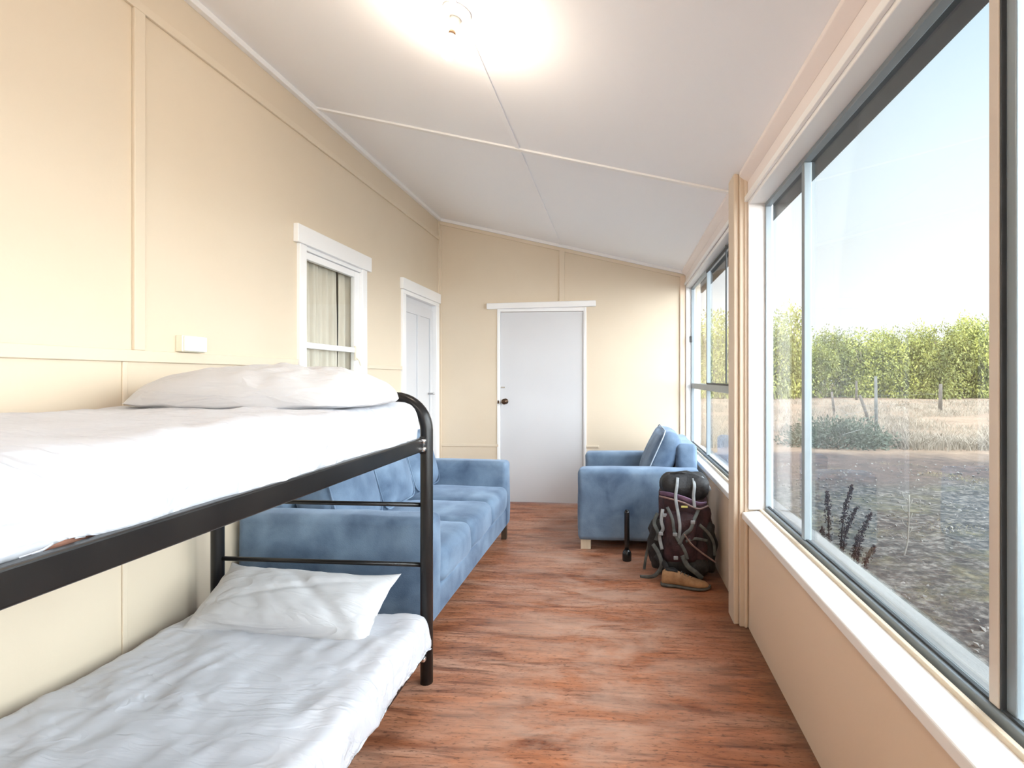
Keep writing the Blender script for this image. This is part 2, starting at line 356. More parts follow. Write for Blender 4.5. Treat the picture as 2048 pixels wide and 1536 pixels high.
class MB:
    """collects shapes, builds ONE mesh object"""
    def __init__(s): s.v = []; s.f = []; s.sm = []
    def add(s, vs, fs, smooth=False):
        o = len(s.v); s.v += [Vector(p) for p in vs]
        s.f += [[i + o for i in f] for f in fs]; s.sm += [smooth] * len(fs); return s
    def box(s, x0, x1, y0, y1, z0, z1, M=None):
        vs = [Vector((x, y, z)) for z in (z0, z1) for x, y in ((x0, y0), (x1, y0), (x1, y1), (x0, y1))]
        if M is not None: vs = [M @ p for p in vs]
        return s.add(vs, [(3, 2, 1, 0), (4, 5, 6, 7), (0, 1, 5, 4), (1, 2, 6, 5), (2, 3, 7, 6), (3, 0, 4, 7)])
    def prism(s, prof, axis, a, b):
        """prof: CCW list of 2-D points in the other two axes"""
        n = len(prof); vs = []
        for t in (a, b):
            for p, q in prof:
                vs.append({'y': (p, t, q), 'x': (t, p, q), 'z': (p, q, t)}[axis])
        fs = [tuple(range(n))[::-1], tuple(range(n, 2 * n))] + [(i, (i + 1) % n, n + (i + 1) % n, n + i) for i in range(n)]
        return s.add(vs, fs)
    def tube(s, pts, r, n=14, cap=True, flat=None, up=None):
        """pts polyline; r radius or list; flat = ratio of thickness for a strap"""
        pts = [Vector(p) for p in pts]; m = len(pts); rr = r if isinstance(r, (list, tuple)) else [r] * m
        vs = []; prev = None
        for i, p in enumerate(pts):
            t = (pts[min(i + 1, m - 1)] - pts[max(i - 1, 0)]).normalized()
            if prev is None:
                a = Vector(up) if up else (Vector((0, 0, 1)) if abs(t.z) < 0.9 else Vector((1, 0, 0)))
                u = (a - t * a.dot(t)).normalized()
            else:
                u = (prev - t * prev.dot(t)).normalized()
            prev = u; w_ = t.cross(u)
            for k in range(n):
                an = 2 * PI * k / n
                vs.append(p + (u * math.cos(an) * (flat if flat else 1) + w_ * math.sin(an)) * rr[i])
        fs = [(i * n + k, i * n + (k + 1) % n, (i + 1) * n + (k + 1) % n, (i + 1) * n + k) for i in range(m - 1) for k in range(n)]
        if cap: fs += [tuple(range(n))[::-1], tuple((m - 1) * n + k for k in range(n))]
        return s.add(vs, fs, True)
    def lathe(s, prof, c=(0, 0, 0), n=24, M=None):
        """prof: (r, z)"""
        vs = []; m = len(prof)
        for r_, z in prof:
            for k in range(n):
                a = 2 * PI * k / n; vs.append(Vector((r_ * math.cos(a), r_ * math.sin(a), z)))
        vs = [(M @ p if M is not None else p) + Vector(c) for p in vs]
        fs = [(i * n + k, i * n + (k + 1) % n, (i + 1) * n + (k + 1) % n, (i + 1) * n + k) for i in range(m - 1) for k in range(n)]
        fs += [tuple(range(n))[::-1], tuple((m - 1) * n + k for k in range(n))]
        return s.add(vs, fs, True)
    def rbox(s, c, h, r, puff=(0, 0, 0), n=8, wob=0.0, ws=4.0, seed=0, fn=None, M=None):
        """rounded box, centre c, half sizes h; puff swells each pair of faces; fn = extra warp on local points"""
        c = Vector(c); h = Vector(h); r = min(r, *h)
        inn = [max(a - r, 1e-5) for a in h]
        def pos(a):
            hh = h[a]; I = inn[a]
            arc = [I + r * math.tan(PI / 4 * k / 3) for k in (1, 2, 3)]
            mid = [-I + 2 * I * k / n for k in range(n + 1)]
            return [-x for x in reversed(arc)] + mid + arc
        P = [pos(a) for a in range(3)]
        idx = {}; vs = []; fs = []
        def vid(i, j, k):
            key = (i, j, k)
            if key in idx: return idx[key]
            p = Vector((P[0][i], P[1][j], P[2][k]))
            q = Vector([max(-inn[a], min(inn[a], p[a])) for a in range(3)])
            d = p - q
            q2 = q + (d.normalized() * r if d.length > 1e-9 else d)
            u = [q2[a] / h[a] for a in range(3)]
            for a in range(3):
                if puff[a]:
                    b, e = (a + 1) % 3, (a + 2) % 3
                    q2[a] += puff[a] * u[a] * max(0, 1 - u[b] ** 2) * max(0, 1 - u[e] ** 2)
            if fn: q2 = fn(q2)
            if wob:
                nn = noise.noise_vector((q2 + c) * ws + Vector((seed, seed * 2.3, 0)))
                q2 = q2 + nn * wob
            if M is not None: q2 = M @ q2
            idx[key] = len(vs); vs.append(q2 + c); return idx[key]
        m = n + 7 - 1
        for a in range(3):
            b, e = (a + 1) % 3, (a + 2) % 3
            for side in (0, m):
                for i in range(m):
                    for j in range(m):
                        quad = []
                        for di, dj in ((0, 0), (1, 0), (1, 1), (0, 1)):
                            key = [0, 0, 0]; key[a] = side; key[b] = i + di; key[e] = j + dj
                            quad.append(vid(*key))
                        fs.append(tuple(quad if side == m else quad[::-1]))
        return s.add(vs, fs, True)
    def build(s, name, material, parent=None, bevel=0.0, M=None, origin=None, subsurf=0):
        me = bpy.data.meshes.new(name)
        vs = [M @ p for p in s.v] if M is not None else s.v
        loc = Vector((0, 0, 0))
        if origin is not None:
            loc = Vector(origin); vs = [p - loc for p in vs]
        me.from_pydata([tuple(p) for p in vs], [], s.f); me.update()
        me.polygons.foreach_set('use_smooth', s.sm)
        o = bpy.data.objects.new(name, me); COL.objects.link(o)
        o.location = loc
        me.materials.append(MATS[material])
        if parent: o.parent = parent
        if bevel:
            b = o.modifiers.new('bevel', 'BEVEL'); b.width = bevel; b.segments = 3; b.limit_method = 'ANGLE'
        if subsurf:
            b = o.modifiers.new('subsurf', 'SUBSURF'); b.levels = subsurf; b.render_levels = subsurf
        return o

def tag(o, label=None, cat=None, group=None, kind=None):
    if label: o['label'] = label
    if cat: o['category'] = cat
    if group: o['group'] = group
    if kind: o['kind'] = kind
    return o
def thing(name, loc, label, cat, group=None, rz=0, rot=None):
    o = bpy.data.objects.new(name, None); o.empty_display_size = 0.1; COL.objects.link(o)
    o.location = loc; o.rotation_euler = rot or (0, 0, rz); return tag(o, label, cat, group)
def struct(mb, name, m, parent=None, bevel=0.0, **k):
    o = mb.build(name, m, parent, bevel, **k)
    if not parent: o['kind'] = 'structure'
    return o
B = lambda *a, **k: MB().box(*a, **k)

# ================================================================== the room
XL, XR, YE, YB = -1.847, 0.66, 5.136, -3.0
def cz(x): return 2.479 - 0.2387 * x       # ceiling height at x

struct(B(XL - .1, XR + .08, YB - .1, YE + .1, -0.12, 0.0), 'floor', 'floor_redbrown')
c = MB(); x0, x1 = XL - .10, 0.80
c.prism([(x0, cz(x0)), (x1, cz(x1)), (x1, cz(x1) + .03), (x0, cz(x0) + .03)], 'y', YB - .1, YE + .1)
struct(c, 'ceiling', 'ceiling_white')

def wall_cells(mb, us, vs, holes, put):
    for i in range(len(us) - 1):
        for j in range(len(vs) - 1):
            um, vm = (us[i] + us[i + 1]) / 2, (vs[j] + vs[j + 1]) / 2
            if any(a < um < b and c_ < vm < d for a, b, c_, d in holes): continue
            put(us[i], us[i + 1], vs[j], vs[j + 1])
# left wall with a window and a door opening
LW = (2.86, 3.53, 0.95, 2.05); LD = (4.27, 5.03, 0.0, 2.03)
m = MB()
wall_cells(m, [YB, LW[0], LW[1], LD[0], LD[1], YE + .1], [0, LW[2], LD[3], LW[3], cz(XL - .1)],
           [LW, LD], lambda a, b, c_, d: m.box(XL - .10, XL, a, b, c_, d))
struct(m, 'wall_left', 'wall_cream')
# end wall with a door opening; its top follows the sloping ceiling
ED = (-1.215, -0.345, 0.0, 1.957)
m = MB()
y0, y1 = YE, YE + .10
xs = [XL - .0, ED[0], ED[1], 0.80]
for i in range(3):
    a, b = xs[i], xs[i + 1]; zb = ED[3] if i == 1 else 0.0
    m.prism([(a, zb), (b, zb), (b, cz(b)), (a, cz(a))], 'y', y0, y1)
struct(m, 'wall_end', 'wall_cream')
# wall behind the camera
m = MB(); m.prism([(XL, 0), (0.66, 0), (0.66, cz(.66)), (XL, cz(XL))], 'y', YB - .1, YB)
struct(m, 'wall_back', 'wall_cream')
# right wall: low beige wall below the windows, head above
def right_bay(ya, yb, n, xi=XR, suffix=''):
    struct(B(xi, .76, ya, yb, 0.0, 0.545), 'wall_right', 'beige_paint')
right_bay(-2.95, 2.69, 0); right_bay(2.83, YE, 0, 0.652)
# head board above the windows
m = MB(); m.prism([(.655, 2.18), (.78, 2.18), (.78, cz(.78)), (.655, cz(.655))], 'y', YB, 2.69)
struct(m, 'wall_right_head', 'pink_white')
m = MB(); m.prism([(.652, 2.19), (.78, 2.19), (.78, cz(.78)), (.652, cz(.652))], 'y', 2.83, YE)
struct(m, 'wall_right_head', 'pink_white')
# posts between the bays, each with a raised cover strip
def post(ya, yb, n):
    m = MB(); m.prism([(.618, 0), (.78, 0), (.78, cz(.78)), (.618, cz(.618))], 'y', ya, yb)
    o = struct(m, 'trim_%d' % n, 'post_cream', bevel=.004)
    m = MB(); m.prism([(.592, 0), (.619, 0), (.619, cz(.619)), (.592, cz(.592))], 'y', ya + .02, yb + .015)
    m.build('cover_strip', 'post_cream', o, bevel=.008)
    m = MB(); m.box(.640, .656, ya - .012, ya, 0, cz(.62) - .02)
    m.build('edge_bead', 'post_cream', o, bevel=.005)
post(2.69, 2.83, 1); post(-0.27, -0.13, 2)

# battens, cornices and small mouldings
tn = [2]
def trim(mb, material='batten_cream', bevel=.003):
    tn[0] += 1; return struct(mb, 'trim_%d' % tn[0], material, bevel=bevel)
xw = XL
trim(B(xw, xw + .014, 1.797, 1.842, 1.385, 2.69))                     # upright on upper wall
trim(B(xw, xw + .014, 0.60, 0.645, 1.385, 2.69))
trim(B(xw, xw + .014, -1.2, -1.155, 1.385, 2.69))
trim(B(xw, xw + .007, 1.757, 1.777, 0, 1.34))                         # thin joint strip on lower wall
trim(B(xw, xw + .007, 0.55, 0.57, 0, 1.34))
trim(B(xw, xw + .014, YB, 2.79, 1.34, 1.385))                         # rail at mid height
trim(B(xw, xw + .014, 3.61, 4.23, 1.345, 1.375))
trim(B(xw, xw + .014, YB, YE, 2.69, 2.728))                           # rail high on the wall
trim(B(xw, xw + .012, YE - .03, YE, 2.14, 2.9))                      # corner bead
m = MB(); m.prism([(xw, cz(xw) - .035), (xw + .03, cz(xw) - .035), (xw + .035, cz(xw + .035)), (xw, cz(xw))], 'y', YB, YE)
trim(m, 'white_gloss')
# end-wall cornice following the slope
m = MB(); m.prism([(xw, cz(xw) - .03), (.65, cz(.65) - .03), (.65, cz(.65)), (xw, cz(xw))], 'y', YE - .03, YE)
trim(m, 'white_gloss')
m = MB(); m.prism([(xw, cz(xw) - .065), (.65, cz(.65) - .065), (.65, cz(.65) - .03), (xw, cz(xw) - .03)], 'y', YE - .014, YE)
trim(m)
m = MB(); m.box(-.600, -.545, YE - .016, YE, 2.04, cz(-.57) - .06); trim(m)          # upright above the door
trim(B(XL, -1.225, YE - .009, YE, 0.575, 0.60))
trim(B(-.33, -.2, YE - .009, YE, 0.575, 0.60))
trim(B(XL + .0, XL + .03, YE - .012, YE, 0, 2.8))
trim(B(.60, .652, YE - .02, YE, 0, cz(.62) - .05), 'beige_paint')
# right cornice
m = MB(); m.prism([(.615, cz(.615) - .02), (.655, cz(.655) - .045), (.655, cz(.655)), (.615, cz(.615))], 'y', YB, 2.69); trim(m, 'pink_white')
m = MB(); m.prism([(.615, cz(.615) - .02), (.652, cz(.652) - .045), (.652, cz(.652)), (.615, cz(.615))], 'y', 2.83, YE - .03); trim(m, 'pink_white')
m = MB(); m.box(.640, .655, YB, 2.69, 2.176, 2.205); trim(m, 'white_gloss')
m = MB(); m.box(.640, .652, 2.83, YE - .03, 2.186, 2.21); trim(m, 'white_gloss')
# ceiling cover strips
def strip_x(ya, yb, xa, xb, t=.010, mt='ceiling_white'):
    m = MB(); m.prism([(xa, cz(xa) - t), (xb, cz(xb) - t), (xb, cz(xb)), (xa, cz(xa))], 'y', ya, yb); return trim(m, mt, .003)
strip_x(2.940, 2.972, XL + .03, .615, .012, 'white_gloss')
strip_x(0.3, 0.332, XL + .03, .615, .012, 'white_gloss')
strip_x(YB, 2.94, -.602, -.575, .008); strip_x(2.972, YE - .03, -.602, -.575, .008)
trim(B(XL, XL + .012, 3.62, 4.23, 0, .09), 'batten_cream'); 
sk = B(XL, XL + .012, YB, 2.8, 0, .09); struct(sk, 'baseboard_left', 'batten_cream', bevel=.003)

# ------------------------------------------------------------------ right windows
def side_window(n, ya, yb, muls, xg, zb, zt, sliders=()):
    """aluminium window in a white timber surround; ya..yb along the wall"""
    o = MB()
    o.box(.655, xg + .02, yb - .030, yb, zb, zt + .005)     # jamb boards
    o.box(.655, xg + .02, ya, ya + .030, zb, zt + .005)
    o.box(.655, xg + .02, ya, yb, zt + .005, zt + .030)     # head board
    w_ = struct(o, 'window_%d' % n, 'white_gloss', bevel=.004)
    m = MB(); m.prism([(.628, zb - .055), (.66, zb - .055), (.80, zb - .03), (.80, zb - .012), (.70, zb - .008), (.628, zb - .02)], 'y', ya, yb)
    m.build('window_sill', 'white_gloss', w_, bevel=.006)
    m = MB(); m.box(xg - .045, xg - .030, ya, yb, zb - .012, zb + .004); m.build('sill_bead', 'batten_cream', w_, bevel=.004)
    f = MB(); a, b = ya + .03, yb - .03
    f.box(xg - .022, xg + .008, a, b, zb - .012, zb + .018); f.box(xg - .022, xg + .008, a, b, zt - .014, zt + .005)
    f.box(xg - .022, xg + .008, b - .018, b, zb + .018, zt - .014); f.box(xg - .022, xg + .008, a, a + .022, zb + .018, zt - .014)
    f.build('window_frame', 'aluminium', w_, bevel=.003)
    t = MB(); t.box(xg - .012, xg - .002, a + .02, b - .02, zb + .018, zb + .024); t.build('track_seal', 'dark_rubber', w_)
    for y, wd, *fr in muls:
        m = MB(); m.box(fr[0] if fr else xg - .020, xg + .010, y - wd / 2, y + wd / 2, zb + .02, zt - .015); m.build('mullion', 'aluminium', w_, bevel=.003)
    ys = [a] + [q[0] for q in muls] + [b]
    for i in range(len(ys) - 1):
        B(xg + .002, xg + .006, ys[i] + .006, ys[i + 1] - .006, zb + .012, zt - .01).build('pane', 'window_glass', w_)
    return w_
ZB, ZT = 0.610, 2.155
w1 = side_window(1, -0.13, 2.69, [(2.128, .030), (1.050, .026, .750), (0.0, .04)], .756, ZB, ZT)
B(.740, .752, 1.068, 1.096, ZB + .02, ZT - .015).build('sash_stile', 'sash_buff', w1, bevel=.003)
B(.741, .753, 1.0635, 1.0675, ZB + .02, ZT - .015).build('rubber_gasket', 'dark_rubber', w1, bevel=.002)
w3 = side_window(3, -2.95, -0.27, [(-1.2, .04), (-2.2, .04)], .756, ZB, ZT)
w2 = side_window(2, 2.83, 5.13, [(4.22, .028)], .726, 0.632, ZT)
B(.704, .752, 2.90, 5.08, 1.175, 1.225).build('transom', 'aluminium', w2, bevel=.003)
B(.704, .712, 2.90, 4.22, 1.225, 1.238).build('rubber_gasket', 'dark_rubber', w2, bevel=.002)
m = MB(); m.box(.700, .708, 2.90, 4.20, ZT - .035, ZT - .012); m.box(.700, .708, 2.90, 2.925, 1.24, ZT); m.box(.700, .708, 3.44, 3.456, 1.24, ZT)
m.build('sash_frame', 'dark_rubber', w2, bevel=.002)
m = MB(); m.box(.680, .704, 5.02, 5.05, 1.62, 1.68); m.build('window_latch', 'black_plastic', w2, bevel=.004)

# outside board under the windows, dark eave over them, and the body of the house behind
m = MB(); m.prism([(.80, .55), (.955, .505), (.955, .530), (.80, .598)], 'y', -3.1, 5.3)
struct(m, 'window_ledge_outside', 'weathered_board', bevel=.003)
m = MB(); m.prism([(.785, 2.245), (.938, 2.235), (.938, 2.42), (.785, 2.30)], 'y', -3.6, 5.9)
struct(m, 'eave', 'eave_dark')
m = MB(); m.prism([(-2.2, cz(-2.2) + .04), (.94, 2.33), (.94, 2.40), (-2.2, cz(-2.2) + .12)], 'y', -3.6, 5.9)
struct(m, 'roof_verandah', 'eave_dark')
m = MB(); m.box(-7.5, -3.2, -6.0, 9.0, -.35, 3.3); struct(m, 'house_body', 'house_brick')
m = MB(); m.prism([(-8.0, 3.3), (-2.1, 3.02), (-2.1, 3.12), (-5.0, 4.4), (-8.0, 3.5)], 'y', -6.5, 9.5); struct(m, 'roof_house', 'eave_dark')
m = MB(); m.box(.662, .76, -3.1, 5.3, -.35, -.0); m.box(XL - 1.4, XL - .0, 5.25, 5.35, -.35, 3.0); m.box(XL - 1.4, XL, -3.2, -3.1, -.35, 3.0)
struct(m, 'wall_outside', 'house_brick')

# ------------------------------------------------------------------ left window (into the house) with curtain
o = MB()
ja, jb = LW[0] - .06, LW[1] + .06
o.box(xw - .09, xw + .020, ja, LW[0] + .005, 0.94, 2.055); o.box(xw - .09, xw + .020, LW[1] - .005, jb, 0.94, 2.055)
o.box(xw - .09, xw + .010, LW[0] + .005, LW[1] - .005, 2.03, 2.055)
w4 = struct(o, 'window_4', 'white_gloss', bevel=.004)
m = MB(); m.box(xw, xw + .032, ja - .035, jb + .045, 2.055, 2.160); m.build('head_board', 'white_gloss', w4, bevel=.004)
m = MB(); m.box(xw - .05, xw + .05, ja - .03, jb + .03, 0.90, 0.935); m.build('window_sill', 'white_gloss', w4, bevel=.006)
m = MB(); xa, xb = xw - .035, xw - .005
m.box(xa, xb, LW[0] + .006, LW[0] + .030, .95, 2.028); m.box(xa, xb, LW[1] - .075, LW[1] - .006, .95, 2.028)
m.box(xa, xb, LW[0] + .03, LW[1] - .075, 1.985, 2.028); m.box(xa, xb, LW[0] + .03, LW[1] - .075, .95, 1.02)
m.build('window_sash', 'white_gloss', w4, bevel=.003)
m = MB(); m.box(xa, xb + .006, LW[0] + .03, LW[1] - .075, 1.455, 1.490); m.build('meeting_rail', 'white_gloss', w4, bevel=.003)
B(xw - .022, xw - .018, LW[0] + .02, LW[1] - .06, 1.0, 2.0).build('pane', 'window_glass', w4)
m = MB(); m.box(xw - .005, xw + .010, 3.445, 3.468, 1.40, 1.50); m.tube([(xw + .008, 3.456, 1.42), (xw + .028, 3.456, 1.40), (xw + .030, 3.475, 1.365)], .006, 8)
m.build('window_latch', 'switch_plastic', w4, bevel=.002)
# curtain: pleated cloth hanging behind the pane in two lengths with a dark slit between
def curtain(ya, yb, label):
    vs = []; n = 90; rows = (0.85, 1.3, 1.7, 2.12)
    for z in rows:
        for i in range(n + 1):
            y = ya + (yb - ya) * i / n
            a = .014 * math.sin(y * 150) + .010 * math.sin(y * 61 + z)
            vs.append((xw - .075 + a, y + .006 * math.sin(z * 5), z))
    fs = [(r * (n + 1) + i, r * (n + 1) + i + 1, (r + 1) * (n + 1) + i + 1, (r + 1) * (n + 1) + i) for r in range(3) for i in range(n)]
    m = MB().add(vs, fs, True); o = m.build('curtain', 'curtain_cloth', origin=(xw - .075, (ya + yb) / 2, 2.12))
    s = o.modifiers.new('solid', 'SOLIDIFY'); s.thickness = .004
    tag(o, label, 'curtain', 'curtains behind the left wall window')
curtain(2.78, 3.352, 'wide pleated beige curtain filling most of the small inner window')
curtain(3.372, 3.62, 'narrow strip of beige curtain at the right edge of the small inner window')
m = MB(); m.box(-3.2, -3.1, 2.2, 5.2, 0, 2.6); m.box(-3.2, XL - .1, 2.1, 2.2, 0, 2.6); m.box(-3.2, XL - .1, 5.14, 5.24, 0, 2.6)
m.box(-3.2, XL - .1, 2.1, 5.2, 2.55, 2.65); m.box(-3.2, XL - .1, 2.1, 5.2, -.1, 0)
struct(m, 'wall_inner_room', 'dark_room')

# ------------------------------------------------------------------ doors
o = MB()
o.box(xw - .08, xw + .018, LD[0] - .06, LD[0] + .01, 0, 2.0); o.box(xw - .08, xw + .018, LD[1] - .01, LD[1] + .07, 0, 2.0)
o.box(xw - .08, xw + .018, LD[0] - .06, LD[1] + .07, 2.0, 2.034)
d1 = struct(o, 'door_1', 'white_gloss', bevel=.004)
B(xw, xw + .032, LD[0] - .08, LD[1] + .075, 2.035, 2.130).build('head_board', 'white_gloss', d1, bevel=.004)
m = MB(); m.box(xw - .055, xw - .030, LD[0] + .01, LD[1] - .01, 0.01, 2.0); 
for a, b, z0, z1 in ((4.30, 4.36, .1, 1.95), (4.94, 5.0, .1, 1.95), (4.62, 4.68, .3, 1.86), (4.36, 4.94, 1.86, 1.95), (4.36, 4.94, .1, .3)):
    m.box(xw - .030, xw - .018, a, b, z0, z1)
m.build('door_leaf', 'door_white', d1, bevel=.003)
m = MB(); m.tube([(xw - .02, 4.90, 1.12), (xw + .035, 4.90, 1.12), (xw + .045, 4.86, 1.12)], .010, 10); m.build('door_handle', 'chrome', d1)
# end-wall door
o = MB()
o.box(ED[0] - .0, ED[0] + .008, YE - .004, YE + .08, 0, ED[3] - .006); o.box(ED[1] - .012, ED[1], YE - .004, YE + .08, 0, ED[3] - .006); 
o.box(ED[0], ED[1], YE - .002, YE + .08, ED[3] - .006, ED[3] + .03)
o.box(ED[0] - .022, ED[0], YE - .008, YE + .0, 0, ED[3] + .03); o.box(ED[1], ED[1] + .018, YE - .008, YE + .0, 0, ED[3] + .03)
d2 = struct(o, 'door_2', 'white_gloss', bevel=.002)
B(ED[0] + .010, ED[1] - .014, YE + .012, YE + .05, 0.012, ED[3] - .012).build('door_leaf', 'door_white', d2, bevel=.003)
m = MB(); hb = Matrix.Rotation(math.radians(-0.9), 4, 'Y')
m.box(-.555, .555, -.04, 0, -.030, .030, hb); m.build('head_board', 'white_gloss', d2, bevel=.008, M=Matrix.Translation((-.785, YE, 2.012)))
Rk = Matrix.Rotation(PI / 2, 4, 'X')
m = MB(); m.lathe([(.030, 0), (.030, .006), (.014, .010), (.012, .035), (.026, .045), (.030, .058), (.024, .070), (.008, .074)], (0, 0, 0), 20, Rk)
m.build('door_knob', 'bronze', d2, M=Matrix.Translation((-1.155, YE + .012, 1.036)))
B(-1.205, -1.155, YE + .004, YE + .016, 1.172, 1.186).build('bolt', 'chrome', d2, bevel=.002)
B(-1.232, -1.216, YE - .012, YE + .0, 1.015, 1.045).build('strike_plate', 'bronze', d2, bevel=.001)

# ------------------------------------------------------------------ switch on the left wall
sw = thing('wall_switch', (xw, 2.05, 1.422), 'small cream light switch block on the left wall above the pillow', 'light switch')
def loc(mb, name, mt, root, **k):    # build in world coordinates, then parent keeping place
    o = mb.build(name, mt, None, **k); o.parent = root
    o.matrix_parent_inverse = (Matrix.Translation(root.location) @ root.rotation_euler.to_matrix().to_4x4()).inverted()
    return o
loc(B(xw, xw + .032, 1.990, 2.112, 1.388, 1.458), 'mounting_block', 'switch_plastic', sw, bevel=.004)
loc(B(xw + .032, xw + .042, 1.994, 2.108, 1.391, 1.455), 'face_plate', 'switch_face', sw, bevel=.003)
loc(B(xw + .042, xw + .048, 2.035, 2.047, 1.415, 1.432), 'rocker', 'switch_face', sw, bevel=.002)
loc(B(xw + .042, xw + .048, 2.065, 2.077, 1.415, 1.432), 'rocker', 'switch_face', sw, bevel=.002)

# ------------------------------------------------------------------ ceiling lamp and an added fill bulb
def ceiling_lamp(x, y, label, glow='bulb_glow'):
    root = thing('ceiling_light', (x, y, cz(x) - .001), label, 'ceiling light')
    tilt = math.atan(0.2387)
    root.rotation_euler = (0, tilt, 0)
    m = MB(); m.lathe([(.052, 0), (.052, -.010), (.040, -.022), (.022, -.028)][::-1], n=28); m.build('ceiling_rose', 'white_gloss', root)
    m = MB(); m.lathe([(.020, -.028), (.021, -.050), (.024, -.052), (.024, -.070), (.019, -.074)][::-1], n=24); m.build('socket', 'switch_face', root)
    m = MB(); m.lathe([(.0135, -.072), (.0135, -.088)][::-1], n=20); m.build('bulb_cap', 'bronze', root)
    m = MB(); m.lathe([(.013, -.088), (.016, -.098), (.024, -.112), (.0295, -.130), (.030, -.145), (.026, -.160), (.016, -.171), (.003, -.175)][::-1], n=28)
    m.build('bulb', glow, root)
ceiling_lamp(-.590, 1.83, 'bare glowing light bulb in a white holder on the sloping ceiling')
ceiling_lamp(-.590, -1.5, 'added fill bulb on the ceiling, unseen behind the viewer', 'bulb_glow_fill')  # unseen extra bulb, added to brighten the ceiling and foreground

# ================================================================== bunk bed
bed = thing('bunk_bed', (-1.27, 1.15, 0), 'black tubular steel bunk bed against the cream left wall', 'bunk bed')
XF, XBk, YF, YN = -.805, -1.742, 2.090, 0.20
def end_frame(y):
    R = .135; zt = 1.193; p = [(XF, y, 0.0), (XF, y, 0.5)]
    for k in range(0, 11):
        a = PI / 2 * k / 10; p.append((XF - R + R * math.cos(a), y, zt - R + R * math.sin(a)))
    for k in range(0, 11):
        a = PI / 2 + PI / 2 * k / 10; p.append((XBk + R + R * math.cos(a), y, zt - R + R * math.sin(a)))
    p += [(XBk, y, .5), (XBk, y, 0.0)]
    loc(MB().tube(p, .026, 18), 'end_frame', 'black_metal', bed)
for y in (YF, YN):
    end_frame(y)
    for z in (.493, .745):
        loc(MB().tube([(XBk + .02, y, z), (XF - .02, y, z)], .0095, 12), 'rung', 'black_metal', bed)
def rail(x, zc, hh=.028, th=.012):
    loc(B(x - th, x + th, YN + .02, YF - .022, zc - hh, zc + hh), 'side_rail', 'black_metal', bed, bevel=.005)
rail(XF - .012, 1.002); rail(XBk + .012, 1.002); rail(XF - .012, .135, .018); rail(XBk + .012, .135, .018)
for z in (1.0, .135):
    loc(B(XBk + .02, XF - .02, YN + .03, YF - .03, z - .012, z + .0), 'mesh_base', 'black_metal', bed)
for z in (1.018, .985, .150, .122):
    loc(MB().rbox((XF + .004, YF - .045, z), (.010, .012, .010), .007, n=2), 'bolt', 'chrome', bed)
loc(MB().tube([(XF - .004, YF - .030, .965), (XF - .004, YF - .030, 1.035)], .014, 12), 'rail_bracket', 'black_metal', bed)
loc(MB().tube([(XF - .004, YF - .030, .11), (XF - .004, YF - .030, .16)], .014, 12), 'rail_bracket', 'black_metal', bed)

# mattresses and sheets
def mattress(z0, z1, name_label, xa=-1.80, xb=-.835):
    m = MB().rbox(((xa + xb) / 2, (YN + YF) / 2 - .0, (z0 + z1) / 2), ((xb - xa) / 2, (YF - YN) / 2 - .05, (z1 - z0) / 2), .05, n=10, wob=.004)
    o = m.build('mattress', 'mattress_ticking', origin=((xa + xb) / 2, 1.15, z0)); tag(o, name_label, 'mattress')
mattress(1.002, 1.150, 'brown patterned mattress on the upper bunk under a white sheet', -1.80)
mattress(.137, .278, 'thin brown mattress on the lower bunk under a white sheet', -1.70)

def wrinkle(x, y, seed, amp):
    v = 0
    for ang, sc, st, a in ((.5, 5.0, .22, 1.0), (-.9, 7.0, .25, .7), (1.5, 9.0, .3, .5), (.15, 13.0, .3, .35), (-.5, 24.0, .25, .40), (1.1, 31.0, .3, .28)):
        c_, s_ = math.cos(ang), math.sin(ang)
        p, q = x * c_ + y * s_, -x * s_ + y * c_
        nz = noise.noise(Vector((p * sc * st + seed, q * sc, seed * 1.7)))
        v += a * (1 - abs(nz) * 2.4)
    return v * amp * (0.45 + 0.8 * abs(noise.noise(Vector((x * 1.3 + seed, y * 1.3, 7)))) * 2)

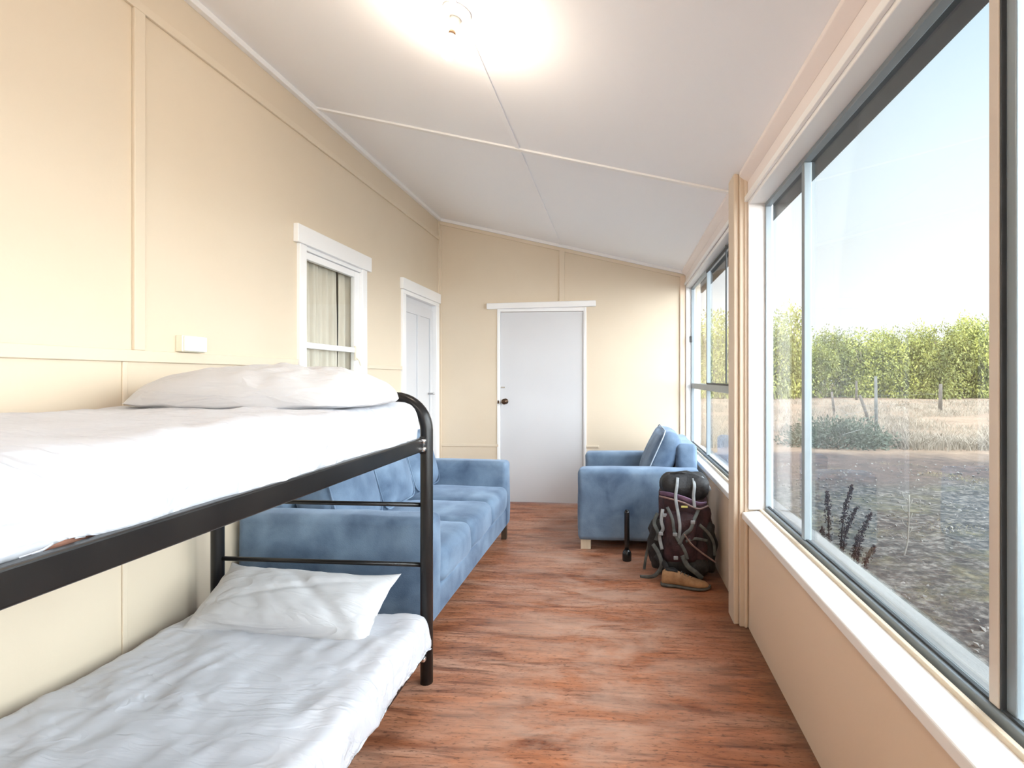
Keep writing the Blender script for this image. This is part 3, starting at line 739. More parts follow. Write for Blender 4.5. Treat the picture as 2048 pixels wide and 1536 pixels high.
def sheet(name, label, x0, x1, y0, y1, zt, r, drop_fn, seed, amp=.004, step=.015, back=.05, bulge=0.0):
    """cloth lying on x0..x1 / y0..y1 whose edges fold over and hang"""
    ua = x0 - back; ub = x1 + .36; va = y0 - .05; vb = y1 + .30
    nu = int((ub - ua) / step); nv = int((vb - va) / step)
    vs = []; rc = r
    for j in range(nv + 1):
        for i in range(nu + 1):
            a = ua + (ub - ua) * i / nu; b = va + (vb - va) * j / nv
            xi0, xi1, yi1 = x0 + r * .6, x1 - r * .95, y1 - r * .95
            cx = min(max(a, xi0), xi1); cy = min(b, yi1)
            dx, dy = a - cx, b - cy; d = math.hypot(dx, dy)
            lim = drop_fn(a, b, dx, dy)
            hang = max(0.0, d - r * PI / 2)
            if hang > lim: d = r * PI / 2 + lim; hang = lim
            if d > 1e-9:
                ux, uy = dx / math.hypot(dx, dy), dy / math.hypot(dx, dy)
                th = min(d / r, PI / 2)
                hor = r * math.sin(th); dn = r * (1 - math.cos(th)) + hang
                hor += bulge * math.sin(min(hang / .14, 1) * PI) + (.006 * noise.noise(Vector((a * 9, b * 9, seed))) if hang > 0 else 0)
                p = Vector((cx + ux * hor, cy + uy * hor, zt - dn)); nrm = Vector((ux * math.sin(th), uy * math.sin(th), math.cos(th)))
            else:
                p = Vector((a, b, zt)); nrm = Vector((0, 0, 1))
            p += nrm * wrinkle(a, b, seed, amp)
            vs.append(p)
    fs = [(j * (nu + 1) + i, j * (nu + 1) + i + 1, (j + 1) * (nu + 1) + i + 1, (j + 1) * (nu + 1) + i) for j in range(nv) for i in range(nu)]
    # drop collapsed faces
    keep = []
    for f in fs:
        a_, b_, c_, d_ = (vs[k] for k in f)
        if ((c_ - a_).cross(d_ - b_)).length > 4e-5: keep.append(f)
    o = MB().add(vs, keep, True).build(name, 'sheet_white', origin=((x0 + x1) / 2, (y0 + y1) / 2, zt))
    s = o.modifiers.new('solid', 'SOLIDIFY'); s.thickness = .003; s.offset = 1
    return tag(o, label, 'bed sheet')
def drop_up(a, b, dx, dy):
    w_ = .012 * noise.noise(Vector((a * 3, b * 5, 3)))
    lift = 0.0
    if b < .98: lift = .045 * max(0, noise.noise(Vector((b * 6.2, 1.3, 2)))) + .020 * min(1, (.98 - b) / .35) * (0.2 + abs(noise.noise(Vector((b * 11, 4, 2)))))
    return .088 + w_ * .5 - lift
sheet('bed_sheet', 'rumpled white sheet covering the upper bunk mattress and hanging to the black rail', -1.80, -.838, YN + .04, 2.050, 1.162, .050, drop_up, 3.1, amp=.0080, back=.0, bulge=.002)
def drop_lo(a, b, dx, dy):
    return .078 + .018 * noise.noise(Vector((a * 3, b * 6.5, 8))) + .012 * noise.noise(Vector((a * 3, b * 17, 9)))
sheet('bed_sheet', 'creased white sheet on the lower bunk, its edge drooping over the low rail', -1.745, -.785, YN + .04, 2.050, .298, .032, drop_lo, 9.4, amp=.0095, back=.0, bulge=.006)

def pillow(label, cx, cy, cz_, w_, d_, T, rot, seed, bottom=.3, droop=0.0, mt='pillow_white', horn=.02, rnd=0.0):
    n = 64; vs = []
    def pt(u, v, side):
        # outline with pulled corners
        px_ = u * w_ / 2 * (1 - .055 * (1 - v * v) * 0) ; py_ = v * d_ / 2
        px_ *= 1 - .05 * (1 - abs(v) ** 2.2) * (abs(u) ** 3) * -1 * 0
        px_ *= math.sqrt(1 - rnd * v * v / 2); py_ *= math.sqrt(1 - rnd * u * u / 2)
        px_ += math.copysign(horn, u) * (abs(u) ** 6) * (abs(v) ** 4)
        py_ += math.copysign(horn, v) * (abs(v) ** 6) * (abs(u) ** 4)
        px_ -= math.copysign(.018, u) * (abs(u) ** 4) * (1 - v * v)
        py_ -= math.copysign(.018, v) * (abs(v) ** 4) * (1 - u * u)
        base = max(0, (1 - abs(u) ** 2.6)) * max(0, (1 - abs(v) ** 2.6))
        t = T * base ** .55
        wr = wrinkle(px_ * 1.5, py_ * 1.5, seed, .0065) * min(1, base * 3 + .15)
        crease = -.012 * math.exp(-((u * .8 + v * .5 - .25) / .08) ** 2) * base - .010 * math.exp(-((u * .5 - v * .8 + .1) / .07) ** 2) * base
        edge = .010 * noise.noise(Vector((u * 3 + seed, v * 3, 1))) * (1 - base)
        z = (t + wr + crease) if side > 0 else -t * bottom
        return Vector((px_, py_, z + edge - droop * (u * u + v * v) * .5))
    for side in (1, -1):
        for j in range(n + 1):
            for i in range(n + 1):
                u = -math.cos(PI * i / n); v = -math.cos(PI * j / n)
                u = .5 * u + .5 * (-1 + 2 * i / n); v = .5 * v + .5 * (-1 + 2 * j / n)
                vs.append(pt(u, v, side))
    k = (n + 1) ** 2; fs = []
    for j in range(n):
        for i in range(n):
            a = j * (n + 1) + i; q = (a, a + 1, a + n + 2, a + n + 1)
            fs.append(q); fs.append(tuple(x + k for x in q[::-1]))
    b = [i for i in range(n + 1)] + [i * (n + 1) + n for i in range(1, n + 1)] + [n * (n + 1) + i for i in range(n - 1, -1, -1)] + [i * (n + 1) for i in range(n - 1, 0, -1)]
    for i in range(len(b)):
        p, q = b[i], b[(i + 1) % len(b)]; fs.append((p, p + k, q + k, q))
    me = MB().add(vs, fs, True)
    o = me.build('pillow', mt); o.location = (cx, cy, cz_); o.rotation_euler = rot
    tag(o, label, 'pillow'); return o
pillow('large plump white pillow on the upper bunk against the arched bed end', -1.275, 1.775, 1.197, .98, .52, .120, (math.radians(2), 0, math.radians(-3)), 2.2, bottom=.25, horn=-.01, rnd=.85)
pillow('flatter white pillow on the lower bunk propped against the rungs', -1.30, 1.945, .375, .77, .30, .085, (math.radians(33), math.radians(1), math.radians(-2)), 5.7, bottom=.35, horn=.025, rnd=.22)

# ================================================================== sofa and armchair
def settee(name, loc_, rz, label, cat, L, D, arm_t, arm_h, seat_h, back_h, n, z0, cush_t=.20, feet='dark_wood', foot_sz=.04, cush_top=None, lean=12, inset=.0):
    """local frame: length along x, front at -y, back at +y, origin on the floor at the centre"""
    r = thing(name, loc_, label, cat, rz=rz)
    h = D / 2; V = 'velvet_blue'
    m = MB().rbox((0, 0.0, (z0 + .26) / 2), (L / 2 - .01, h - .008, (.26 - z0) / 2), .018, n=6, wob=.003); m.build('base', V, r)
    for s in (-1, 1):
        m = MB().rbox((s * (L / 2 - arm_t / 2), 0, (z0 + arm_h) / 2), (arm_t / 2, h, (arm_h - z0) / 2), .035, puff=(.006, .004, .008), n=8, wob=.005, ws=6, seed=s)
        m.build('arm', V, r)
    bt = .16
    m = MB().rbox((0, h - bt / 2, (z0 + back_h) / 2), (L / 2 - arm_t + .01, bt / 2, (back_h - z0) / 2), .04, n=8, wob=.004); m.build('back_frame', V, r)
    W = (L - 2 * arm_t) / n
    for i in range(n):
        x = -L / 2 + arm_t + W * (i + .5)
        yf, yb = -h - .012, h - bt - .02
        m = MB().rbox((x, (yf + yb) / 2, (seat_h + .255) / 2), (W / 2 - .003, (yb - yf) / 2, (seat_h - .255) / 2), .05, puff=(0, .014, .020), n=9, wob=.006, ws=7, seed=i + 3)
        m.build('seat_cushion', V, r)
        ct = cush_top or back_h + .05
        hh = (ct - seat_h) / 2 + .012
        R = Matrix.Rotation(math.radians(-lean), 4, 'X')
        m = MB().rbox((x, h - bt - cush_t / 2 - .015, seat_h + hh - .008), (W / 2 - .004, cush_t / 2, hh), .07, puff=(.0, .035, .01), n=9, wob=.010, ws=6, seed=i + 9, M=R)
        bc = m.build('back_cushion', V, r)
        # piping round the front face of the cushion
        pts = []; a_, b_ = W / 2 - .010, hh - .010; rc = .07
        for cx_, cz__, a0 in ((a_ - rc, b_ - rc, 0), (-a_ + rc, b_ - rc, 90), (-a_ + rc, -b_ + rc, 180), (a_ - rc, -b_ + rc, 270), (a_ - rc, b_ - rc, 0)):
            for k in range(5):
                an = math.radians(a0 + 90 * k / 4)
                pts.append(R @ Vector((cx_ + rc * math.cos(an), -cush_t / 2 + .012, cz__ + rc * math.sin(an))) + Vector((x, h - bt - cush_t / 2 - .015, seat_h + hh - .008)))
            if a0 == 0 and len(pts) > 6: break
        MB().tube(pts, .005, 8, cap=False).build('piping', 'piping_pale' if n == 1 else V, bc)
    for sx in (-1, 1):
        for sy in (-1, 1):
            fx, fy = sx * (L / 2 - foot_sz / 2 - .03), sy * (h - foot_sz / 2 - .02)
            B(fx - foot_sz / 2, fx + foot_sz / 2, fy - foot_sz / 2, fy + foot_sz / 2, 0, z0 + .012).build('foot', feet, r, bevel=.003)
    return r
settee('sofa', (-1.345, 3.175, 0), PI / 2, 'blue velvet three-seat sofa along the left wall behind the bunk bed', 'sofa',
       1.75, .955, .155, .625, .445, .80, 3, .115, cush_t=.22, cush_top=.86, lean=16)
settee('armchair', (.145, 4.29, 0), -PI / 2, 'blue velvet armchair facing left below the far window', 'armchair',
       1.02, .90, .17, .600, .42, .775, 1, .075, cush_t=.17, feet='pale_wood', foot_sz=.075, cush_top=.85, lean=24)

# ================================================================== backpack, shoe, torch
pk = thing('backpack', (.40, 3.33, 0), 'large plum and black hiking backpack standing between armchair and window wall', 'backpack')
def pl(mb, name, mt, **k): return loc(mb, name, mt, pk, **k)
def taper(q):
    t = (q.z + .26) / .52
    k = 1.0 - .16 * max(0, t - .45) / .55 - .10 * max(0, .2 - t) / .2
    q.x *= k; q.y *= k; q.x += .02 * math.sin(t * 3); return q
pl(MB().rbox((.405, 3.35, .30), (.165, .115, .27), .08, puff=(.02, .02, .01), n=12, wob=.030, ws=12, seed=1, fn=taper), 'main_compartment', 'pack_plum')
pl(MB().rbox((.425, 3.335, .575), (.150, .120, .065), .055, puff=(0, 0, .025), n=10, wob=.016, ws=12, seed=5), 'top_lid', 'pack_black')
pl(MB().rbox((.385, 3.225, .27), (.10, .045, .16), .04, puff=(0, .02, 0), n=10, wob=.016, ws=16, seed=2), 'front_pocket', 'pack_plum')
pl(MB().rbox((.255, 3.33, .20), (.045, .085, .15), .04, puff=(.02, 0, 0), n=8, wob=.018, ws=16, seed=3), 'side_pocket', 'pack_black')
pl(MB().rbox((.560, 3.31, .20), (.045, .085, .15), .04, puff=(.02, 0, 0), n=8, wob=.018, ws=16, seed=4), 'side_pocket', 'pack_black')
pl(MB().rbox((.41, 3.29, .085), (.15, .11, .075), .06, n=8, wob=.022, ws=13, seed=8), 'bottom_compartment', 'pack_black')
# coloured band under the lid, straps, edging, label
def arc(pts, n=6):
    """smooth Catmull-Rom through pts"""
    P = [Vector(p) for p in pts]; P = [P[0]] + P + [P[-1]]; out_ = []
    for i in range(1, len(P) - 2):
        for k in range(n):
            t = k / n; a, b, c_, d = P[i - 1], P[i], P[i + 1], P[i + 2]
            out_.append(.5 * ((2 * b) + (c_ - a) * t + (2 * a - 5 * b + 4 * c_ - d) * t * t + (3 * b - a - 3 * c_ + d) * t ** 3))
    out_.append(P[-2]); return out_
def strap(pts, wd, mt, name='strap', flat=.22, up=(0, -1, 0)):
    return pl(MB().tube(arc(pts), wd, 8, flat=flat, up=up), name, mt)
strap([(.265, 3.27, .535), (.31, 3.208, .545), (.40, 3.195, .525), (.49, 3.20, .490), (.545, 3.24, .485)], .017, 'pack_violet', 'lid_band', .3)
strap([(.258, 3.26, .520), (.31, 3.198, .522), (.40, 3.185, .500), (.49, 3.19, .462), (.56, 3.24, .47)], .006, 'trim_pink', 'lid_piping', .8)
strap([(.37, 3.24, .645), (.362, 3.205, .60), (.352, 3.185, .53), (.365, 3.172, .44), (.375, 3.160, .36), (.37, 3.165, .27)], .010, 'strap_pale')
strap([(.47, 3.25, .640), (.470, 3.205, .60), (.462, 3.188, .54), (.468, 3.180, .47)], .010, 'strap_pale')
strap([(.52, 3.27, .645), (.555, 3.25, .60), (.575, 3.27, .56)], .012, 'strap_pale')
strap([(.30, 3.190, .47), (.33, 3.165, .40), (.345, 3.160, .31), (.40, 3.150, .22), (.42, 3.150, .16)], .010, 'strap_grey')
strap([(.50, 3.21, .46), (.465, 3.175, .40), (.44, 3.155, .345), (.40, 3.150, .31), (.37, 3.150, .25)], .012, 'strap_grey')
strap([(.50, 3.20, .36), (.555, 3.20, .31), (.592, 3.22, .24), (.600, 3.23, .16)], .010, 'strap_grey')
strap([(.400, 3.150, .315), (.445, 3.165, .250), (.52, 3.19, .185), (.60, 3.215, .125)], .006, 'trim_pink', 'edge_piping', .8)
strap([(.41, 3.150, .27), (.47, 3.178, .280), (.55, 3.20, .262)], .009, 'strap_grey')
strap([(.39, 3.16, .18), (.42, 3.150, .12), (.47, 3.150, .08), (.51, 3.16, .04)], .016, 'strap_grey')
strap([(.245, 3.23, .42), (.222, 3.225, .36), (.245, 3.21, .30), (.232, 3.22, .25)], .012, 'strap_grey')
strap([(.275, 3.215, .45), (.265, 3.20, .38), (.275, 3.195, .33), (.255, 3.21, .28), (.270, 3.20, .20)], .011, 'strap_pale')
strap([(.215, 3.24, .22), (.245, 3.20, .18), (.265, 3.19, .12), (.255, 3.20, .07), (.215, 3.22, .022), (.135, 3.25, .006)], .013, 'strap_grey', 'loose_strap', .22)
strap([(.195, 3.32, .20), (.175, 3.33, .10), (.165, 3.34, .02)], .009, 'strap_grey')
strap([(.23, 3.25, .14), (.29, 3.17, .11), (.285, 3.15, .05), (.30, 3.14, .02)], .020, 'pack_black', 'hip_belt', .5)
pl(B(.385, .425, 3.172, 3.182, .470, .482), 'label', 'label_yellow', bevel=.002)
for p in ((.262, 3.195, .30), (.345, 3.155, .31), (.455, 3.165, .385), (.285, 3.20, .415), (.350, 3.155, .165)):
    pl(MB().rbox(p, (.014, .007, .011), .005, n=2), 'buckle', 'strap_pale')
strap([(.33, 3.30, .655), (.39, 3.29, .668), (.46, 3.30, .655)], .007, 'pack_black', 'haul_loop', .5)

pk.location.y += .05
sh = thing('hiking_shoe', (.400, 3.170, 0), 'tan suede shoe with a dark sole lying in front of the backpack', 'shoe', rz=math.radians(-8)); sh.scale = (.93, .93, .93)
def loft(secs, n=20):
    """secs: (x, yc, half width, z0, z1)"""
    vs = []
    for x, yc, hw, z0, z1 in secs:
        for k in range(n):
            a = 2 * PI * k / n; cy_, sz = math.cos(a), math.sin(a)
            vs.append((x, yc + hw * math.copysign(abs(cy_) ** .75, cy_), (z0 + z1) / 2 + (z1 - z0) / 2 * math.copysign(abs(sz) ** .8, sz)))
    m = len(secs)
    fs = [(i * n + k, (i + 1) * n + k, (i + 1) * n + (k + 1) % n, i * n + (k + 1) % n) for i in range(m - 1) for k in range(n)]
    fs += [tuple(range(n)), tuple((m - 1) * n + k for k in range(n))[::-1]]
    return MB().add(vs, fs, True)
loft([(-.150, 0, .012, .020, .06), (-.145, 0, .028, .016, .095), (-.12, 0, .036, .014, .115), (-.08, 0, .038, .014, .115), (-.04, -.002, .038, .014, .100), (.0, -.005, .042, .014, .085),
      (.05, -.008, .047, .014, .068), (.09, -.008, .048, .014, .056), (.125, -.005, .040, .014, .048), (.145, -.002, .026, .016, .038), (.154, 0, .008, .020, .028)]).build('upper', 'shoe_tan', sh)
loft([(-.158, 0, .012, .004, .020), (-.15, 0, .030, .001, .024), (-.12, 0, .040, .0, .026), (-.05, 0, .040, .0, .024), (.0, -.004, .044, .0, .022), (.05, -.008, .051, .0, .022), (.09, -.008, .052, .0, .022),
      (.13, -.005, .044, .002, .024), (.155, -.002, .026, .006, .028), (.166, 0, .010, .012, .028)]).build('sole', 'shoe_sole', sh)
loft([(-.125, 0, .020, .10, .117), (-.11, 0, .027, .10, .120), (-.07, 0, .028, .10, .119), (-.045, 0, .020, .09, .106)]).build('collar', 'pack_black', sh)
m = MB()
for i in range(4):
    x = -.03 + i * .022; z = .098 - i * .010
    m.tube([(x, -.030, z - .014), (x + .006, -.012, z + .001), (x + .010, .010, z + .001), (x + .008, .026, z - .012)], .0028, 6)
m.build('laces', 'shoe_sole', sh)

tr = thing('flashlight', (.055, 3.60, 0), 'slim black flashlight standing on its wide head by the armchair', 'flashlight')
MB().lathe([(.030, 0), (.032, .004), (.032, .050), (.028, .062), (.017, .078)], n=24).build('head', 'black_plastic', tr)
MB().lathe([(.016, .078), (.0165, .12), (.0185, .13), (.0185, .335), (.016, .345)], n=24).build('barrel', 'black_plastic', tr)
MB().lathe([(.014, .345), (.014, .352), (.010, .355)], n=16).build('end_cap', 'black_plastic', tr)

# ================================================================== outside
GZ = -.35
random.seed(4)
def gh(x, y):
    d = max(0, y - 9)
    return GZ + .03 * noise.noise(Vector((x * .5, y * .5, 0))) + .015 * noise.noise(Vector((x * 2, y * 2, 3)))
vs = []; fs = []
gx = [.78 + .25 * i for i in range(60)] + [15.8 + 2.2 * i for i in range(50)]
gy = [-5 + .25 * i for i in range(100)] + [20.1 + 2.2 * i for i in range(50)]
for y in gy:
    for x in gx: vs.append((x, y, gh(x, y) if y < 40 else GZ))
nx = len(gx)
fs = [(j * nx + i, j * nx + i + 1, (j + 1) * nx + i + 1, (j + 1) * nx + i) for j in range(len(gy) - 1) for i in range(nx - 1)]
g = MB().add(vs, fs, True); struct(g, 'ground', 'yard_ground')
# ground on the other side of the house
struct(B(-60, .70, 5.4, 130, GZ - .1, GZ), 'ground', 'yard_ground')

def blades(mb, x, y, n, hgt, spread, wd, curl=.4, z=None):
    for _ in range(n):
        a = random.uniform(0, 2 * PI); r = spread * random.random() ** .7
        bx, by = x + r * math.cos(a), y + r * math.sin(a); h_ = hgt * random.uniform(.5, 1.1)
        da = random.uniform(0, 2 * PI); c_, s_ = math.cos(da), math.sin(da); k = curl * random.uniform(.3, 1.2) * h_
        bz = GZ - .02 if z is None else z
        wa = random.uniform(0, 2 * PI); wx, wy = math.cos(wa) * wd / 2, math.sin(wa) * wd / 2
        p = []
        for t in (0, .5, 1):
            X, Y, Z = bx + c_ * k * t * t, by + s_ * k * t * t, bz + h_ * t * (1 - .15 * t)
            ww = 1 - t * .85
            p += [(X - wx * ww, Y - wy * ww, Z), (X + wx * ww, Y + wy * ww, Z)]
        mb.add(p, [(0, 1, 3, 2), (2, 3, 5, 4)])
def in_view(x, y):
    return x > 1.1 and y > 1.2 and .12 < x / y < 1.1
# long dry grass in the paddock
m = MB()
for _ in range(5200):
    y = 12.2 + 24 * random.random() ** 1.6; x = y * random.uniform(.12, .98)
    if noise.noise(Vector((x * .35, y * .35, 5))) < -.18: continue
    blades(m, x, y, 7, .30 + .20 * noise.noise(Vector((x * .3, y * .3, 9))) + (.12 if y < 15 else 0), .30, .010 + y * .0006, .8)
o = m.build('dry_grass', 'grass_dry'); tag(o, 'long pale dry grass filling the paddock beyond the yard', 'grass', kind='stuff')
m = MB()
for _ in range(9000):
    y = 1.5 + 9.0 * random.random() ** .8; x = 1.1 + random.random() * y * .95
    if noise.noise(Vector((x * .8, y * .8, 15))) < .02: continue
    blades(m, x, y, 6, .035, .10, .006, 1.2)
o = m.build('sparse_grass', 'grass_short'); tag(o, 'sparse short yellow green grass scattered over the bare yard', 'grass', kind='stuff')

# small stones of the yard
m = MB()
for _ in range(1500):
    y = 1.5 + 9.0 * random.random() ** .8; x = 1.1 + random.random() * y * .95; s = random.uniform(.008, .028)
    M_ = Matrix.Translation((x, y, GZ + .0)) @ Euler((random.random() * 6,) * 3).to_matrix().to_4x4()
    vv = [Vector(v) * s * random.uniform(.7, 1.2) for v in ((1, 0, 0), (-1, 0, 0), (0, 1, 0), (0, -1, 0), (0, 0, .7), (0, 0, -.7))]
    m.add([M_ @ v for v in vv], [(0, 2, 4), (2, 1, 4), (1, 3, 4), (3, 0, 4), (2, 0, 5), (1, 2, 5), (3, 1, 5), (0, 3, 5)])
o = m.build('gravel', 'pebble'); tag(o, 'small pale stones scattered over the grey yard', 'gravel', kind='stuff')

# trees along the far side of the paddock
def crown_mesh(name, seed, wd, ht, nblob, nleaf, thin=0.0):
    random.seed(seed); m = MB(); blobs = []
    for i in range(nblob):
        a = random.uniform(0, 2 * PI); r = wd * .5 * random.random() ** .6 * .75
        z = random.uniform(.12, .78) * ht
        s = random.uniform(.20, .33) * wd * (.85 if z > ht * .55 else 1.0)
        blobs.append((Vector((r * math.cos(a), r * math.sin(a), z)), s))
    blobs.append((Vector((0, 0, ht * .72)), ht * .27))
    for k in range(nleaf):
        c_, s = random.choice(blobs)
        d = Vector((random.gauss(0, 1), random.gauss(0, 1), random.gauss(0, .9))).normalized()
        rr = s * (random.uniform(.55, 1.05) if random.random() < .8 else random.random())
        p = c_ + d * rr * (1 + .35 * noise.noise(d * 2.2 + Vector((seed, s, 0))))
        if p.z < .02: p.z = random.uniform(.02, .5)
        L_ = random.uniform(.13, .27); wl = L_ * random.uniform(.35, .6)
        ax = (d + Vector((random.uniform(-1, 1), random.uniform(-1, 1), random.uniform(-1.2, .4)))).normalized()
        sd = ax.cross(Vector((random.uniform(-1, 1), random.uniform(-1, 1), random.uniform(-1, 1)))).normalized()
        m.add([p, p + ax * L_ * .5 + sd * wl * .5, p + ax * L_, p + ax * L_ * .5 - sd * wl * .5], [(0, 1, 2, 3)])
    me = bpy.data.meshes.new(name); me.from_pydata([tuple(v) for v in m.v], [], m.f); me.update(); me.materials.append(MATS['foliage']); return me
def trunk_mesh(name, seed, ht):
    random.seed(seed); m = MB()
    m.tube([(0, 0, -.2), (.05, .02, ht * .25), (-.05, .05, ht * .6)], [.22, .17, .07], 8)
    for i in range(4):
        a = random.uniform(0, 6.28); z = ht * random.uniform(.2, .45)
        m.tube([(0, 0, z), (.5 * math.cos(a), .5 * math.sin(a), z + ht * .12), (1.1 * math.cos(a), 1.1 * math.sin(a), z + ht * .3)], [.09, .06, .03], 6)
    me = bpy.data.meshes.new(name); me.from_pydata([tuple(v) for v in m.v], [], m.f); me.update(); me.materials.append(MATS['bark'])
    me.polygons.foreach_set('use_smooth', [True] * len(me.polygons)); return me
crowns = [crown_mesh('crown', 11 + i, 5.2, 5.0, 11, 12000) for i in range(3)]
trunks = [trunk_mesh('trunk', 21 + i, 5.0) for i in range(3)]
def tree(x, y, k, sc, sz, rz, label, group='trees along the far side of the paddock'):
    r = thing('tree', (x, y, GZ), label, 'tree', group, rz)
    for me, nm in ((crowns[k], 'crown'), (trunks[k], 'trunk')):
        o = bpy.data.objects.new(nm, me); COL.objects.link(o); o.parent = r
    r.scale = (sc, sc, sz); return r
row = [  # u of trunk in the photo, distance y, height
    (1428, 41, 6.9), (1470, 44, 6.0), (1545, 40, 6.6), (1585, 46, 5.0), (1630, 43, 5.3), (1680, 45, 5.6), (1722, 44, 5.6), (1765, 45, 6.2),
    (1805, 43, 5.6), (1845, 46, 5.5), (1885, 42, 6.1), (1925, 44, 6.5), (1965, 43, 6.4), (2010, 47, 5.6), (2060, 46, 4.9), (2110, 44, 5.0), (1510, 47, 5.2)]
words = ['tall olive green tree seen through the far window', 'green tree behind the post between the windows', 'tall thin-topped tree seen through the narrow left pane',
         'low bushy tree just right of the narrow pane', 'rounded yellow-green tree above the dark leaning post', 'broad yellow-green tree left of the paddock middle',
         'bushy tree behind the tall pale fence post', 'tree with a domed top right of the pale fence post', 'lower bushy tree in the middle of the tree line',
         'flat-topped tree left of the tallest crowns', 'full green tree above the single dark fence post', 'tallest dense green tree left of the big window mullion',
         'tall green tree touching the left edge of the big mullion', 'green tree hidden behind the big window mullion', 'lower tree right of the big window mullion', 'bushy tree at the right edge of the view',
         'green tree between the far window post and the narrow pane']
for i, ((u, y, h_), wd_) in enumerate(zip(row, words)):
    k = (u - PX) / FPX; th = YAW
    tx = y * (k * math.cos(th) - math.sin(th)) / (math.cos(th) + k * math.sin(th))
    rs = random.Random(i)
    tree(tx, y, i % 3, rs.uniform(.70, .95), h_ / 5.0 * rs.uniform(.93, 1.04), rs.uniform(0, 6), wd_)
for i in range(16):   # second row
    y = 55 + 4 * (i % 3); x = 7 + i * 3.2
    tree(x, y, (i + 1) % 3, 1.05, 1.0, i * 1.3, 'tree of the hidden second row behind the front tree line', 'second row of trees')

# fence posts with sagging wires
def fpost(x, y, h_, r, lean, mt, label):
    o = MB().tube([(x, y, GZ - .1), (x + lean * h_ * .5, y, GZ + h_ * .5), (x + lean * h_, y, GZ + h_)], [r, r * .95, r * .85], 8).build('fence_post', mt, origin=(x, y, GZ))
    tag(o, label, 'fence post', 'old posts of the paddock fence')
fpost(8.77, 21.7, 1.05, .055, -.12, 'post_wood', 'thin dark fence post left of the leaning one')
fpost(7.20, 15.2, 1.12, .045, -.33, 'post_wood', 'dark fence post leaning to the left beside a tall pale post')
fpost(6.20, 12.95, 1.66, .040, -.01, 'post_pale', 'tall slim pale fence post in the dry grass')
fpost(14.9, 25.2, 1.33, .085, .02, 'post_wood', 'lone dark fence post right of the paddock middle')
fpost(17.1, 38.6, 1.4, .09, 0, 'post_wood', 'small distant fence post near the foot of the trees')
m = MB()
for h_ in (.45, .85):
    m.tube([(4.6, 11.0, GZ + h_), (6.2, 12.95, GZ + h_ + .03), (6.9, 15.2, GZ + h_), (8.65, 21.7, GZ + h_), (14.9, 25.2, GZ + h_), (17.1, 38.6, GZ + h_)], .004, 5)
tag(m.build('fence_wire', 'wire_steel'), 'thin steel wires strung between the old fence posts', 'fence wire')

# grey-green bush
def bush(cx_, cy_, w_, d_, h_, n, label, mt):
    random.seed(8); m = MB()
    for _ in range(n):
        d = Vector((random.gauss(0, 1), random.gauss(0, 1), abs(random.gauss(0, .8)))).normalized()
        rr = random.uniform(.35, 1.0) * (1 + .25 * noise.noise(d * 3))
        p = Vector((cx_ + d.x * w_ / 2 * rr, cy_ + d.y * d_ / 2 * rr, GZ + d.z * h_ * rr))
        L_ = random.uniform(.05, .11); ax = (d + Vector([random.uniform(-.8, .8) for _ in range(3)])).normalized(); sd = ax.cross(Vector((random.random(), random.random(), random.random() - .5))).normalized()
        m.add([p, p + ax * L_ * .5 + sd * L_ * .2, p + ax * L_, p + ax * L_ * .5 - sd * L_ * .2], [(0, 1, 2, 3)])
    r = thing('bush', (cx_, cy_, GZ), label, 'bush')
    loc(m, 'foliage', mt, r)
    s = MB()
    for i in range(7):
        a = i * .9; s.tube([(cx_, cy_, GZ - .05), (cx_ + .25 * math.cos(a), cy_ + .2 * math.sin(a), GZ + .3)], [.018, .008], 6)
    loc(s, 'stems', 'bark', r)
bush(5.15, 12.6, 2.6, 1.6, .70, 5200, 'low grey-green bush at the edge of the dry paddock', 'bush_grey')

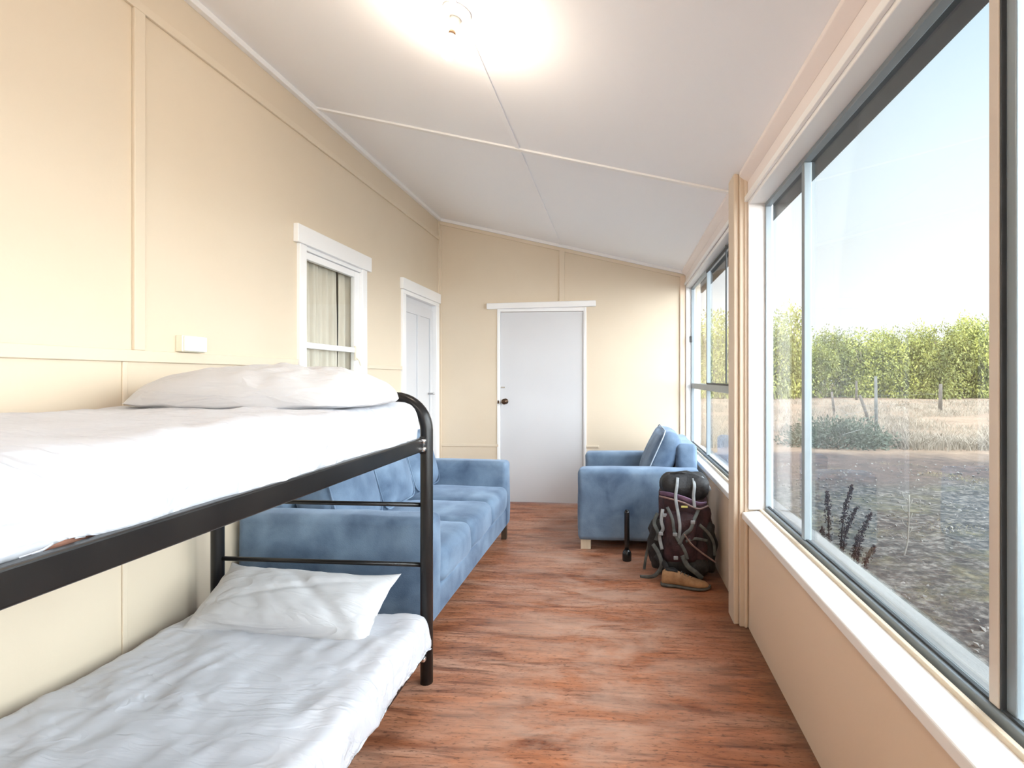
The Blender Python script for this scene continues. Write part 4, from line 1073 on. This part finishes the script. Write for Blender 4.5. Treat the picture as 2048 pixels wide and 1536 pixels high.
# dark dried dock stalks close to the window
def dock(x, y, stalks, label):
    r = thing('dried_weed', (x, y, GZ), label, 'plant')
    random.seed(3)
    for dx, dy, h_, lx in stalks:
        s = MB(); pts = arc([(x + dx, y + dy, GZ - .02), (x + dx + lx * .2, y + dy, GZ + h_ * .4), (x + dx + lx * .45, y + dy, GZ + h_ * .75), (x + dx + lx, y + dy, GZ + h_)], 8)
        s.tube(pts, [.007 * (1 - .6 * i / len(pts)) for i in range(len(pts))], 6)
        st = loc(s, 'stalk', 'dock_seed', r)
        c_ = MB(); n = len(pts)
        for i in range(int(n * .30), n):
            if .5 < (i / n) < .54: continue
            rad = .026 * math.sin(PI * min(1, (i - n * .25) / (n * .78))) + .007
            for _ in range(20):
                d = Vector((random.gauss(0, 1), random.gauss(0, 1), random.gauss(0, 1))).normalized()
                q = pts[i] + d * rad * random.random() + Vector((0, 0, random.uniform(-.012, .012))); e = .0065
                c_.add([q + Vector(v) * e for v in ((1, 0, 0), (-1, 0, 0), (0, 1, 0), (0, -1, 0), (0, 0, 1), (0, 0, -1))],
                       [(0, 2, 4), (2, 1, 4), (1, 3, 4), (3, 0, 4), (2, 0, 5), (1, 2, 5), (3, 1, 5), (0, 3, 5)])
        c_.build('seed_cluster', 'dock_seed', st)
dock(1.60, 4.0, [(-.02, 0, .76, -.02), (.06, .05, .80, .10), (.05, .02, .64, .13), (.17, .03, .60, .12), (.12, -.04, .45, .05), (-.03, .04, .48, -.03), (.20, 0, .36, .10)],
     'cluster of dark red-brown dried seed stalks just outside the window')
def thistle(x, y, h_, label):
    r = thing('dry_stem', (x, y, GZ), label, 'plant')
    loc(MB().tube(arc([(x - .04, y, GZ - .02), (x, y, GZ + h_ * .3), (x + .01, y, GZ + h_)], 5), .008, 6), 'stem', 'dry_stalk', r)
    m = MB()
    for i in range(7):
        z = GZ + h_ * (.25 + i * .11); sx = 1 if i % 2 else -1
        m.tube([(x, y, z), (x + sx * .035, y + .01, z + .035), (x + sx * .045, y + .01, z + .07)], .004, 5)
    loc(m, 'twigs', 'dry_stalk', r)
thistle(2.62, 4.9, .56, 'thin pale dry stem standing alone in the grey yard')
